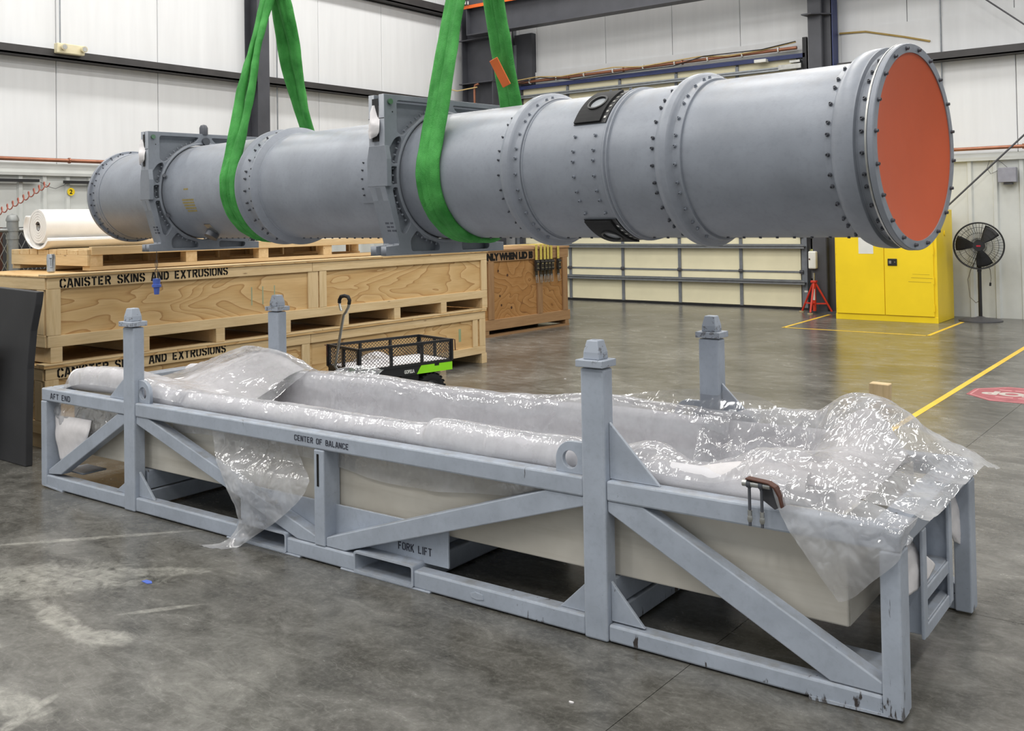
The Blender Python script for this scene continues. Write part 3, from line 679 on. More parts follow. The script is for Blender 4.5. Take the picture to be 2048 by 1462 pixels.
o = sheet('loose_wrap', rows, 18, 30, .006, 4, 3, M_foamr, t); m = o.modifiers.new('thick', 'SOLIDIFY'); m.thickness = .006

t = thing('drink_can', 'silver drink can standing on the front corner of the upper crate', 'can', (-7.30, 3.79, 1.2715))
part('can_body', G().lathe([(0, 0), (0, .022), (.006, .026), (.012, .032), (.125, .032), (.137, .027), (.141, .027)], 24, 'z'), M_alu, t, 40)
part('can_top', G().lathe([(.141, .027), (.138, .025), (.138, 0)], 24, 'z'), M_steel, t, 40)
# printed marks facing the camera
g = G()
for a0, z0_, z1_, wd in ((-.62, .055, .112, .10), (-.3, .05, .105, .07), (-.85, .105, .113, .5), (-.7, .038, .042, .6)):
    a = a0; g.lathe([(z0_, .0323), (z1_, .0323)], 6, 'z', a, a+wd)
part('print', g, plain('grey_print', (110, 114, 112), .4, .4), t)

# old brown crate with ratchet straps
t = thing('wooden_crate', 'weathered brown plywood crate with black lid lettering, draped with ratchet straps', 'crate', (-8.55, 10.47, 0), -.03)
L = 1.95; W = 1.3
for x in (-.10, -W/2-.05, -W): part('runner', G().box((x, 0, 0), (x+.10, L, .03)), M_owood, t); 
for y in (0, L-.1): part('skid', G().box((-W, y, .03), (0, y+.09, .10)), M_owood, t, bevel=.003)
part('bottom_board', G().box((-.03, -.02, .09), (.005, L+.02, .235)), M_owood, t, bevel=.004)
tb = part('top_board', G().box((-.03, -.01, 1.03), (.0, L, 1.17)), M_owood, t, bevel=.004)
part('plywood_panel', G().box((-.05, 0, .22), (-.02, L, 1.05)), M_oply, t)
for y in (.085, 1.18, 1.80): part('upright', G().box((-.02, y, .236), (.008, y+.115, 1.028)), M_owoodz, t, bevel=.004)
for yy in (0, L): part('end_wall', G().box((-W, yy-.01, .09), (-.03, yy+.01, 1.17)), M_oply, t)
part('back_wall', G().box((-W, 0, .09), (-W+.02, L, 1.17)), M_oply, t)
part('lid', G().box((-W-.02, -.03, 1.17), (.012, L+.02, 1.20)), M_owood, t, bevel=.004)
part('lid_batten', G().box((-.5, -.03, 1.20), (-.36, L, 1.235)), M_wood, t, bevel=.003)
part('knot', G().cyl((-.02, .32, .90), (-.018, .32, .90), .018, 10).cyl((-.02, .52, .83), (-.018, .52, .83), .02, 10).cyl((-.02, .35, .55), (-.018, .35, .55), .016, 10).cyl((-.02, .38, .42), (-.018, .38, .42), .016, 10).cyl((-.02, .6, .37), (-.018, .6, .37), .02, 10), plain('knot_dark', (70, 40, 20), .7), t)
me = text_mesh('ONLY WHEN LID IS', .125, .0105); b = max(v_.co.x for v_ in me.vertices); me.transform(Matrix.Diagonal((1.12/b, 1, 1, 1)))
xform(me, basis((.001, -.04, 1.055), (0, 1, 0), (0, 0, 1))); link('lettering', setmat(me, M_ink), tb)
SY = [1.13, 1.24, 1.33, 1.41, 1.49, 1.66]
names = ['leftmost yellow ratchet strap hanging over the brown crate lid', 'second yellow ratchet strap from the left on the brown crate', 'third ratchet strap from the left, bright yellow, on the brown crate', 'fourth ratchet strap from the left with light buckle on the brown crate', 'fifth ratchet strap from the left on the brown crate', 'rightmost ratchet strap on the brown crate, apart from the others']
Mx = Matrix.Translation((-8.55, 10.47, 0)) @ Matrix.Rotation(-.03, 4, 'Z')
for k, (y, nm) in enumerate(zip(SY, names)):
    s_ = thing('ratchet_strap', nm, 'strap', Mx @ Vector((0, y, 0)), -.03, 'ratchet straps hung over the brown crate')
    part('webbing', G().box((-.30, -.025, 1.2365), (.03, .025, 1.2385)).box((.026, -.025, 1.0), (.03, .025, 1.238)), M_strapy, s_)
    part('webbing', G().box((.018, -.028, .78), (.026, .028, .92)), M_strapb, s_)
    bk = part('ratchet', G().box((.012, -.032, .86), (.055, .032, 1.02)).cyl((.05, -.034, .985), (.05, .034, .985), .018, 8).cyl((.05, -.034, .89), (.05, .034, .89), .014, 8), M_strapb, s_, bevel=.004)
    part('release_plate', G().box((.05, -.02, .955), (.060, .02, .985)).box((.05, -.02, .882), (.060, .02, .905)), M_steel, bk)
    part('hook', G().tube([(.03, -.015, .80), (.035, -.02, .73), (.035, -.018, .69), (.035, .018, .69), (.035, .02, .73), (.03, .015, .80)], .006, 6), M_steel, s_)

# leaning black sheets, left edge
t = thing('foam_sheet', 'tall curved black foam sheet standing in front of the crates at the left edge', 'sheet', (-7.6, 3.30, 0))
part('sheet', G().prism([(0, .0), (.885, .0), (.893, .3), (.915, .66), (.965, .92), (1.035, 1.10), (1.056, 1.185), (.5, 1.20), (0, 1.20)], 0, .05, 'y'), M_blacksheet, t, bevel=.006)
t = thing('foam_sheet', 'lower black foam sheet leaning against a taller one at the left edge', 'sheet', (-7.6, 3.18, 0))
part('sheet', G().prism([(0, 0), (.42, 0), (.5, .55), (.66, .80), (0, .77)], 0, .05, 'y'), M_blacksheet, t, bevel=.006)

# ------------------------------------------------------------------ safety cabinet
t = thing('safety_cabinet', 'bright yellow two-door metal safety cabinet standing by the back wall', 'cabinet', (-5.37, 15.13, 0))
CW, CD, CH = 1.49, .90, 1.65
part('body', G().box((0, .0, .0), (CW, CD, CH)), M_yellow, t, bevel=.006)
part('base_lip', G().box((-.002, -.006, 0), (CW+.002, 0, .085)), M_yellow, t, bevel=.002)
for a, b in ((.02, CW/2-.004), (CW/2+.004, CW-.045)):
    d = part('door', G().box((a, -.022, .095), (b, -.001, CH-.05)), M_yellow, t, bevel=.004)
    hx = a+.0 if a < .5 else b
    for z in (.22, .62, 1.05, 1.42): part('hinge', G().cyl((hx, -.022, z-.05), (hx, -.022, z+.05), .010, 8), M_yellow, d)
    if a > .5:
        h = part('latch_plate', G().box((a+.05, -.034, .83), (a+.185, -.022, .935)), M_black, d, bevel=.008)
        part('latch_paddle', G().box((a+.07, -.038, .862), (a+.105, -.034, .905)), M_steel, h); part('latch_key', G().cyl((a+.155, -.038, .885), (a+.155, -.034, .885), .008, 8), M_steel, h)
        part('scuff', G().bar((a+.38, -.0224, .66), (a+.68, -.0224, .65), .0006, .006).bar((a+.34, -.0224, .60), (a+.66, -.0224, .592), .0006, .006).bar((a+.4, -.0224, .71), (a+.64, -.0224, .705), .0006, .004), plain('scuff_brown', (170, 140, 30), .6), d)
    else: part('paper_notice', G().box((.37, -.0235, 1.005), (.59, -.0225, 1.30)), M_white, d)
part('side_vent', G().cyl((CW, .45, 1.3), (CW+.012, .45, 1.3), .04, 14), M_yellow, t, 40)
part('levelling_foot', G().cyl((.05, .05, -.0), (.05, .05, .01), .03, 10), M_black, t)

# ------------------------------------------------------------------ pedestal fan
t = thing('pedestal_fan', 'black pedestal fan with round wire cage by the back wall, right of the yellow cabinet', 'fan', (-3.46, 15.80, 0), .18)
part('base', G().lathe([(0, .0), (0, .30), (.012, .30), (.03, .25), (.05, .08), (.07, .03), (.07, 0)], 40, 'z'), M_dark, t, 40)
part('pole', G().cyl((0, 0, .05), (0, 0, .98), .026, 14), M_black, t, 40)
part('clamp_knob', G().cyl((0, -.04, .74), (0, .04, .74), .03, 10), M_black, t, 40)
FZ = 1.11
part('motor', G().lathe([(.02, 0), (.02, .075), (.10, .085), (.17, .06), (.18, 0)], 24, 'y', org=(0, 0, FZ)), M_black, t, 40)
cage = G()
for yy in (-.10, .06): cage.lathe([(yy+.008*cos(2*pi*k/8), .34+.008*sin(2*pi*k/8)) for k in range(8)], 60, 'y', org=(0, 0, FZ), closed=True)
for rr in (.11, .19, .27): cage.lathe([(-.145+.055*(rr/.34)**2+.003*cos(2*pi*k/4), rr+.003*sin(2*pi*k/4)) for k in range(4)], 48, 'y', org=(0, 0, FZ), closed=True)
for k in range(90):
    a = 2*pi*k/90; c, s = cos(a), sin(a)
    cage.bar((.07*c, -.148, FZ+.07*s), (.25*c, -.13, FZ+.25*s), .0036, .0036); cage.bar((.25*c, -.13, FZ+.25*s), (.34*c, -.10, FZ+.34*s), .0036, .0036)
    if k % 2 == 0: cage.bar((.07*c, .09, FZ+.07*s), (.34*c, .06, FZ+.34*s), .0036, .0036)
tag(part('cage', cage, M_black, t), kind=None)
part('cage_rim', G().lathe([(-.022+.016*cos(2*pi*k/8), .338+.012*sin(2*pi*k/8)) for k in range(8)], 60, 'y', org=(0, 0, FZ), closed=True), M_black, t, 40)
part('hub_cap', G().cyl((0, -.155, FZ), (0, -.14, FZ), .075, 24), M_black, t, 40)
part('badge', G().box((-.028, -.158, FZ-.012), (.028, -.154, FZ+.012)), M_redp, t)
for a0 in (50, 172, 285):
    g = G(); vs = []; 
    for i in range(9):
        r = .05+.265*i/8; hw = (.30+.34*sin(pi*min(1, .30+.45*i/8)))*.9
        for k in range(7):
            f = k/6-.5; a = radians(a0)+f*2*hw*(.75); vs.append((r*cos(a), -.04+f*.07, FZ+r*sin(a)))
    g.add(vs, [(i*7+k, i*7+k+1, (i+1)*7+k+1, (i+1)*7+k) for i in range(8) for k in range(6)])
    o = part('blade', g, M_black, t, 60); o.modifiers.new('thick', 'SOLIDIFY').thickness = .003
part('power_cord', G().tube([(0, .1, FZ-.1), (-.12, .12, FZ-.36), (-.165, .12, .6), (-.14, .1, .34), (-.06, .06, .26), (0, .03, .3)], .006, 6), plain('grey_cord', (120, 116, 108), .6), t, 40)
part('power_cord', G().tube([(.02, .1, FZ-.1), (.14, .1, FZ-.36), (.15, .1, .62), (.14, .1, .56)], .005, 6), plain('grey_cord2', (120, 116, 108), .6), t, 40)
part('plug', G().cyl((.14, .1, .56), (.135, .1, .51), .014, 8), M_black, t)

t = thing('junction_box', 'grey square electrical box on the ribbed back wall with a loop of wire', 'electrical box', (-3.13, WY-.06, 2.15))
part('enclosure', G().box((-.125, -.12, -.105), (.125, 0, .115)), plain('box_grey', (150, 150, 160), .45), t, bevel=.006)
part('cable_gland', G().box((-.05, -.09, -.14), (.07, -.02, -.105)), M_dark, t)
part('wire', G().tube([(0, -.06, .115), (-.08, -.03, .19), (-.18, -.02, .27), (-.25, -.02, .24), (-.29, -.02, .12), (-.24, -.02, .03), (-.17, -.02, .06), (-.1, -.03, .11)], .004, 6), M_dark, t, 60)

t = thing('control_box', 'small white control box hanging on the door jamb above the red jack stand', 'control box', (-5.99, 15.86, .86))
part('housing', G().box((-.07, -.05, -.14), (.06, .05, .15)), M_white, t, bevel=.02); part('button', G().cyl((-.045, -.055, .02), (-.045, -.05, .02), .014, 10), M_rust, t)
part('cord', G().tube([(-.03, 0, .15), (-.07, .03, .24), (-.1, .1, .3)], .006, 6), M_black, t); part('hanger_bar', G().box((-.05, .04, -.3), (-.02, .07, -.13)), M_dark, t)

t = thing('jack_stand', 'red tripod jack stand with a steel ratchet post beside the yellow cabinet', 'jack stand', (-5.955, 15.78, 0))
part('outer_tube', G().cyl((0, 0, .04), (0, 0, .5), .028, 14), M_red, t, 40)
part('inner_post', G().cyl((0, 0, .5), (0, 0, .66), .019, 12), M_steel, t, 40)
part('collar', G().box((-.045, -.04, .50), (.045, .04, .535)), M_red, t, bevel=.006)
for p in ((-.262, .12), (.255, .12), (0, -.2)):
    l_ = part('leg', G().tube([(p[0]*.08, p[1]*.08, .49), (p[0]*.95, p[1]*.95, .03)], .017, 8), M_red, t, 40)
    part('foot_pad', G().cyl((p[0], p[1], 0), (p[0], p[1], .02), .045, 12), plain('worn_pad', (176, 160, 124), .5), l_)
    part('brace', G().bar((0, 0, .16), (p[0]*.72, p[1]*.72, .16), .022, .022), M_red, t)
part('sticker', G().box((-.024, -.031, .22), (.024, -.028, .40)), M_white, t)

# ------------------------------------------------------------------ floor tape, floor sign, debris
def tape(lab, a, b, wd):
    a = Vector((*a, .0012)); b = Vector((*b, .0012))
    tag(part('floor_tape', G().bar(a, b, wd, .0016), M_tape), lab, 'floor tape')
tape('yellow floor tape running from the picture edge towards the camera on the right', (-2.28, 6.0), (-2.38, 14.5), .055)
tape('yellow floor tape across in front of the yellow cabinet', (-5.6, 13.62), (-3.60, 13.59), .05)
tape('yellow floor tape on the left of the yellow cabinet', (-5.6, 13.6), (-5.68, 15.7), .05)
tape('yellow floor tape on the right of the yellow cabinet', (-3.62, 13.58), (-3.64, 15.5), .05)
t = thing('floor_sign', 'faded red octagonal STOP sign stuck on the floor at the right edge', 'floor sign', (-1.80, 9.59, .0006))
ap = .40; R = ap/cos(pi/8)
part('sheet', G().prism(circle(R, 8, a0=pi/8), 0, .001, 'z'), M_signred, t)
me = holed('border', circle(R*.94, 8, a0=pi/8), [circle(R*.90, 8, a0=pi/8)], .0006); xform(me, Matrix.Translation((0, 0, .0013))); link('border', setmat(me, M_signpink), t)
me = text_mesh('STOP', .24, .012, .0003); mx = max(v_.co.x for v_ in me.vertices); me.transform(Matrix.Translation((-mx/2, -.085, 0)))
me.transform(Matrix.Diagonal((.60/mx, 1.05, 1, 1))); xform(me, basis((0, 0, .0014), (-1, 0, 0), (0, -1, 0))); link('lettering', setmat(me, M_signwhite), t)
g = G()
for x, y, wd in ((-.2, .17, .10), (-.07, .17, .08), (.04, .17, .12), (.18, .17, .08), (-.16, -.2, .14), (.02, -.2, .06), (.1, -.2, .12)): g.box((x, y, .001), (x+wd, y+.045, .0016))
part('small_print', g, M_signpink, t)
rnd = random.Random(3)
deb = [(-4.0, 5.18, 'pale scrap on the floor just behind the far foam roll'), (-5.69, 8.23, 'pale scrap on the floor nearest the brown crate'), (-4.86, 6.12, 'pale scrap on the floor right of the cart wheel'),
       (-4.7, 7.0, 'pale scrap on the open floor left of the far right post'), (-5.1, 7.4, 'pale scrap between the cart and the roll-up door'), (-3.2, 6.6, 'pale scrap on the floor right of the far right post'),
       (-1.9, 2.75, 'pale speck on the floor under the near right post'), (-2.05, 2.3, 'pale speck nearest the bottom edge of the picture'), (-2.12, 2.18, 'leftmost pale speck on the floor in front of the cradle'), (-1.75, 2.52, 'rightmost pale speck on the floor in front of the cradle')]
for k, (x, y, lab) in enumerate(deb):
    a = rnd.random()*6; s = .010+.014*rnd.random(); g = G()
    g.prism([(s*(.7+.5*rnd.random())*cos(a+q*2*pi/6), s*.45*(.7+.5*rnd.random())*sin(a+q*2*pi/6)) for q in range(6)], 0, .004, 'z')
    tag(part('scrap', g, M_foam, loc=(x, y, .0005)), lab, 'scrap', 'pale scraps on the floor')
tag(part('tape_scrap', G().prism([(-.03, -.012), (.02, -.016), (.035, .0), (.01, .014), (-.025, .01)], 0, .002, 'z'), M_blue, loc=(-4.09, 2.56, .0005)), 'small blue scrap of tape on the chalky floor patch', 'scrap')

# ------------------------------------------------------------------ garden wagon
t = thing('garden_cart', 'black mesh-sided utility cart with lime green panel and grey pull handle', 'cart', (-6.127, 6.198, 0), -.208)
WL, WW, B0, B1 = .4725, .245, .385, .56
def side(a, b, name):
    a = Vector(a); b = Vector(b); d = b-a; L = d.length; d.normalize(); s_ = None
    g = G().bar((a.x, a.y, B1), (b.x, b.y, B1), .022, .022).bar((a.x, a.y, B0), (b.x, b.y, B0), .022, .022)
    pn = part('side_frame', g, M_black, t); nseg = 3 if L > .9 else 2
    for k in range(nseg+1):
        p = a+d*(L*k/nseg); part('stake', G().bar((p.x, p.y, B0), (p.x, p.y, B1+.01), .024 if 0 < k < nseg else .036, .02, (d.x, d.y, 0)), M_black, pn)
    g = G(); h = B1-B0; m = .034; n = int(L/m)
    for k in range(-6, n+1):
        for sgn in (1, -1):
            x0, x1 = k*m, k*m+h*1.15; z0_, z1_ = (B0, B1) if sgn > 0 else (B1, B0)
            q0, q1 = max(0, x0), min(L, x1)
            if q1-q0 < .005: continue
            za = z0_+(z1_-z0_)*(q0-x0)/(x1-x0); zb_ = z0_+(z1_-z0_)*(q1-x0)/(x1-x0)
            p = a+d*q0; q = a+d*q1; g.bar((p.x, p.y, za), (q.x, q.y, zb_), .003, .003)
    tag(part('wire_mesh', g, M_black, pn), kind='stuff')
side((WW, -WL, 0), (WW, WL, 0), 'near'); side((-WW, -WL, 0), (-WW, WL, 0), 'far'); side((-WW, -WL, 0), (WW, -WL, 0), 'front'); side((-WW, WL, 0), (WW, WL, 0), 'back')
part('bed', G().box((-WW, -WL, B0-.025), (WW, WL, B0-.008)), M_black, t)
sk = part('skirt', G().box((WW-.005, -WL, .30), (WW+.004, WL, B0)).box((-WW-.004, -WL, .30), (-WW+.005, WL, B0)).box((-WW, -WL-.004, .30), (WW, -WL+.004, B0)).box((-WW, WL-.004, .30), (WW, WL+.004, B0)), M_black, t)
part('lime_panel', G().prism([(.10, .302), (.145, .372), (.285, .372), (.285, .352), (.335, .352), (.335, .372), (WL+.005, .372), (WL+.005, .302)], WW+.005, WW+.009, 'x'), M_lime, sk)
me = text_mesh('GORILLA', .040, .0015); mx = max(v_.co.x for v_ in me.vertices); me.transform(Matrix.Diagonal((.105/mx, 1, 1, 1))); xform(me, basis((WW+.0055, -.03, .318), (0, 1, 0), (0, 0, 1))); link('lettering', setmat(me, M_white), sk)
part('lettering', G().box((-.1, -WL-.006, .325), (-.03, -WL-.004, .34)).box((-.02, -WL-.006, .325), (.06, -WL-.004, .34)), plain('grey_print2', (150, 150, 150), .5), sk)
part('chassis', G().box((-.06, -WL+.1, .2), (.06, WL-.1, .26)).box((-.2, .24, .13), (.2, .28, .17)).box((-.2, -.32, .13), (.2, -.28, .17)).box((.1, -.04, .14), (.22, .14, .30)).box((-.12, .22, .15), (.12, .30, .3)).box((-.12, -.34, .15), (.12, -.26, .3)), M_black, t)
def tyre(x, y):
    g = G(); n = 48; prof = [(-.045, .085), (-.05, .11), (-.042, .138), (-.02, .147), (.02, .147), (.042, .138), (.05, .11), (.045, .085)]
    g.lathe(prof, n, 'x', org=(x, y, .147))
    for k in range(22):
        a = 2*pi*k/22; M = Matrix.Translation((x, y, .147)) @ Matrix.Rotation(a, 4, 'X'); g.box((-.044, -.008, .141), (-.006, .010, .152), M); g.box((.006, -.014, .141), (.044, .004, .152), M)
    wv = part('wheel', g, M_rubber, t, 40)
    part('rim', G().lathe([(-.04, .0), (-.04, .03), (-.025, .05), (-.02, .075), (-.045, .087), (.045, .087), (.02, .075), (.025, .05), (.04, .03), (.04, 0)], 28, 'x', org=(x, y, .147)), plain('rim_grey', (110, 110, 112), .4, .4), wv, 40)
for x in (-.20, .20):
    tyre(x, .26); tyre(x, -.30)
hp = part('handle_post', G().tube([(.12, -WL-.02, .27), (.03, -WL-.10, .42), (.13, -WL-.12, .62), (.23, -WL-.13, .86), (.265, -WL-.13, .885), (.315, -WL-.135, .93), (.335, -WL-.14, .96)], .012, 10), M_steel, t, 50)
part('grip', G().tube([(.332, -WL-.14, .955), (.342, -WL-.14, .985), (.32, -WL-.14, 1.012), (.265, -WL-.14, 1.018), (.21, -WL-.14, 1.010), (.185, -WL-.14, .982), (.183, -WL-.14, .955)], .015, 10), M_rubber, hp, 50)
part('handle_end', G().tube([(.183, -WL-.14, .955), (.195, -WL-.14, .92), (.21, -WL-.14, .895)], .011, 10), M_steel, hp, 50)
for (x, y) in ((WW+.03, WL+.02), (-WW+.02, -WL-.03)): part('latch_pin', G().tube([(x-.03, y, B1+.005), (x, y, B1+.005), (x+.006, y, B1-.09)], .005, 6), M_rust, t)
MW = Matrix.Translation((-6.127, 6.198, 0)) @ Matrix.Rotation(-.208, 4, 'Z')
o = part('foam_mat', G().box((-WW+.02, -WL+.02, B0-.007), (WW-.02, WL-.02, B0+.012)), M_foam, bevel=.004); o.matrix_world = MW; tag(o, 'white foam mat lying on the bed of the mesh cart', 'mat')
o = sheet('plastic_bag', [[(-.22, -.25, .40), (-.05, -.27, .41), (.08, -.22, .40)], [(-.24, -.12, .43), (-.05, -.12, .475), (.1, -.1, .43)], [(-.2, .02, .40), (-.05, .03, .42), (.08, .0, .40)]], 24, 24, .02, 14, 11, M_filmc); o.matrix_world = MW; tag(o, 'small crumpled clear bag lying in the mesh cart', 'bag')

# wooden post seen behind the packed end
o = part('wooden_post', G().box((-.042, -.03, 0), (.042, .03, .868)), M_woodz, loc=(-1.42, 4.46, 0), bevel=.004); o.rotation_euler = (0, .03, .05); tag(o, 'short wooden post standing behind the plastic-wrapped right end of the cradle', 'post')

# ------------------------------------------------------------------ hanging canister (local x runs to the orange end, y away from the camera, z up; station s = -x)
CB = -.101769
can = thing('metal_canister', 'long grey bolted metal canister with orange end cover, hanging in two green slings', 'canister', (-1.0008, 3.6722, 1.8532), CB)
can.rotation_euler = (0, -.002, CB)
R0 = .3228
def ring(name, prof, n=128): return part(name, G().lathe([(-s, r) for s, r in prof], n, 'x'), M_can, can, 28)
ring('tube', [(5.98, .30), (5.98, R0), (3.75, R0), (1.63, R0), (.15, R0), (.15, .29)])
for s in (1.62, .786): ring('seam_strip', [(s+.005, R0), (s+.003, R0+.004), (s-.003, R0+.004), (s-.005, R0)])
# station ring behind the left sling: lip, shelf with bolts, second lip
ring('flange_ring', [(3.955, R0), (3.955, .360), (3.950, .362), (3.944, .361), (3.930, .342), (3.92, .340), (3.79, .340), (3.788, .341), (3.786, .360), (3.780, .362), (3.774, .3605), (3.752, .334), (3.748, R0+.004), (3.738, R0+.003), (3.735, R0)])
for sl in (1.748, .901):
    pr = [(sl, R0), (sl, R0+.006)]
    for k in range(12):
        a = k/11; pr.append((sl-.002-.068*a, R0+.008+.029*sin(pi/2*min(1, a*1.5))**.8))
    pr += [(sl-.074, .3575), (sl-.080, .349), (sl-.085, .340), (sl-.090, .3355), (sl-.096, .3345), (sl-.118, .334), (sl-.1215, .332), (sl-.1225, R0)]
    ring('flange_ring', pr)
ring('port_band', [(1.347, R0), (1.345, R0+.005), (1.16, R0+.005)])
ring('rib_ring', [(1.165, R0), (1.165, R0+.010), (1.161, R0+.0125), (1.155, R0+.0125), (1.151, R0+.006), (1.148, R0+.006), (1.144, R0+.0095), (1.139, R0+.0095), (1.135, R0)])
ring('flange_ring', [(.192, R0), (.19, R0+.004), (.163, R0+.006), (.16, .340), (.150, .352), (.135, .359), (.115, .362), (.078, .363), (.073, .361), (.070, .345), (.066, .3405), (.032, .3405), (.030, .345)])
part('end_seal', G().lathe([(-.030, .34), (-.030, .3675), (-.0255, .3695), (-.0225, .3695), (-.0225, .34)], 128, 'x'), M_steel, can, 30)
part('end_ring', G().lathe([(-.0225, .34), (-.0225, .3665), (-.020, .3688), (-.003, .3688), (0, .366), (0, .3355), (-.012, .3355)], 128, 'x'), M_can, can, 30)
part('end_cover', G().lathe([(-.004, .3365), (-.005, .330), (-.012, .30), (-.028, .20), (-.036, .10), (-.038, .0)], 96, 'x'), M_cap, can, 60)
ring('aft_flange', [(5.90, R0), (5.90, R0+.003), (5.925, R0+.004), (5.93, R0+.007), (6.008, R0+.009), (6.010, .349), (6.014, .351), (6.04, .351), (6.045, .347), (6.045, .0)])
# bolts: one shared mesh, one object each
def hexbolt(r, h, hole=True):
    g = G(); n = 8
    prof = [(0, r*1.25), (h*.25, r*1.25), (h*.3, r), (h, r*.92), (h, r*.5), (h*.6, r*.42), (h*.6, 0)]
    g.lathe(prof, n, 'z'); return g
BM = hexbolt(.0062, .011).mesh('bolt', M_bolt); BMd = hexbolt(.0062, .011).mesh('bolt', M_boltd); BMs = hexbolt(.0045, .008).mesh('bolt', M_boltd)
def bolts(me, s, r, angs):
    for a in angs:
        # angle a measured from the side facing the camera, upwards
        nrm = Vector((0, -cos(a), sin(a))); x = Vector((1, 0, 0)); y = nrm.cross(x)
        o = bpy.data.objects.new('bolt', me); COL.objects.link(o); o.parent = can
        o.matrix_basis = Matrix(((x.x, y.x, nrm.x, -s), (x.y, y.y, nrm.y, nrm.y*r), (x.z, y.z, nrm.z, nrm.z*r), (0, 0, 0, 1)))
def pairs(n, jit=.35, lo=-88, hi=88, off=0):
    # unevenly spaced bolt circle: bolts drawn together in pairs now and then
    out = []; st = 360/n
    for k in range(n):
        a = (-90+off+k*st+(jit*st*.5 if k % 3 == 0 else -jit*st*.5 if k % 3 == 1 else 0)); a = (a+180) % 360-180
        if lo <= a <= hi: out.append(radians(a))
    return out
bolts(BMs, 5.972, R0+.008, pairs(42, .2, -80, 84))
for k in range(26):
    a = 2*pi*(k+.2)/26
    o = bpy.data.objects.new('bolt', BMs); COL.objects.link(o); o.parent = can; o.matrix_basis = Matrix.Translation((-6.009, -.3415*cos(a), .3415*sin(a))) @ Matrix.Rotation(pi/2, 4, 'Y')
bolts(BMd, 3.865, .342, pairs(34, .3, -72, 74)); bolts(BMd, 3.805, .342, pairs(34, .3, -58, 74, 2))
bolts(BMs, 1.765, R0, pairs(34, .3, -74, 66)); bolts(BM, 1.648, .334, pairs(34, .3, -80, 84))
bolts(BM, 1.318, R0+.005, [a for a in pairs(36, .25, -88, 84) if not (radians(-87) < a < radians(-43) or radians(27) < a < radians(73))])
bolts(BM, 1.209, R0+.005, [a for a in pairs(36, .25, -88, 84) if not (radians(-87) < a < radians(-43) or radians(27) < a < radians(73))])
bolts(BMd, .915, R0, pairs(34, .3, -74, 66)); bolts(BM, .800, .334, pairs(34, .3, -80, 86))
bolts(BMd, .178, R0+.005, pairs(34, .3, -74, 66)); bolts(BMd, .051, .3405, pairs(34, .3, -78, 66))
for k in range(20):
    a = 2*pi*(k+.35)/20
    o = bpy.data.objects.new('cover_bolt', BMd); COL.objects.link(o); o.parent = can; o.matrix_basis = Matrix.Translation((0, -.351*cos(a), .351*sin(a))) @ Matrix.Rotation(pi/2, 4, 'Y')
g = G()
for s0, s1 in ((1.0, 1.62), (.2, .78), (1.78, 2.4), (2.65, 3.72), (4.1, 4.9), (5.12, 5.9)):
    n = int((s1-s0)/.068)
    for k in range(n):
        s = s0+(k+.5)*(s1-s0)/n
        for a in (radians(-81),):
            c = Vector((-s, -cos(a)*R0, sin(a)*R0)); d = Vector((0, -cos(a), sin(a))); g.cyl(c, c+d*.006, .006, 6)
tag(part('screw_row', g, M_boltd, can), kind='stuff')
# curved riveted patch left of the right-hand support frame
part('patch_plate', G().lathe([(-2.79, R0), (-2.79, R0+.003), (-2.58, R0+.003), (-2.58, R0)], 10, 'x', pi-radians(18), pi+radians(24)), M_can, can, 40)
bolts(BMs, 2.755, R0+.003, [radians(x) for x in (14, 7, -1, -10, -16)])
# two square viewing ports
def port(ac, half):
    pt = part('view_port', G().lathe([(-1.345, R0), (-1.345, R0+.010), (-1.172, R0+.010), (-1.172, R0)], 16, 'x', pi-radians(ac+half), pi-radians(ac-half)), M_black, can, 40)
    nrm = Vector((0, -cos(radians(ac)), sin(radians(ac)))); x = Vector((1, 0, 0)); y = nrm.cross(x)
    hw = .108
    M = Matrix(((x.x, y.x, nrm.x, -1.264), (x.y, y.y, nrm.y, nrm.y*R0), (x.z, y.z, nrm.z, nrm.z*R0), (0, 0, 0, 1)))
    ol = [(-.077, -hw+2*hw*k/10) for k in range(11)]+[(-.077+.141*k/4, hw) for k in range(1, 4)]+[(.064, hw-2*hw*k/10) for k in range(11)]+[(.064-.141*k/4, -hw) for k in range(1, 4)]
    me = holed('port_frame', ol[::-1], [circle(.036, 28, (.0, .0))], .022)
    for v_ in me.vertices:
        an = v_.co.y/R0; rr2 = R0+.008+v_.co.z; v_.co = Vector((v_.co.x, rr2*sin(an), rr2*cos(an)-R0))
    xform(me, M); link('port_frame', setmat(me, M_rubber), pt)
    g = G()
    g.lathe([(.002, .049), (.0225, .048), (.0235, .040), (.010, .036)], 28, 'z'); me = g.mesh('bezel', M_black); M2 = M; xform(me, M2); link('bezel', me, pt)
    g = G().cyl((0, 0, .002), (0, 0, .0135), .037, 24); me = g.mesh('window', M_glass); xform(me, M2); link('window', me, pt)
    g = G()
    for k in range(6):
        an = (-.8+k*.29)*hw/R0; g.box((.073, -.006, -.001), (.085, .006, .012), Matrix.Translation((0, R0*sin(an), R0*cos(an)-R0)) @ Matrix.Rotation(-an, 4, 'X'))
    me = g.mesh('clip', M_steel); xform(me, M2); c = link('clip', me, pt)
port(50, 20); port(-66, 20)
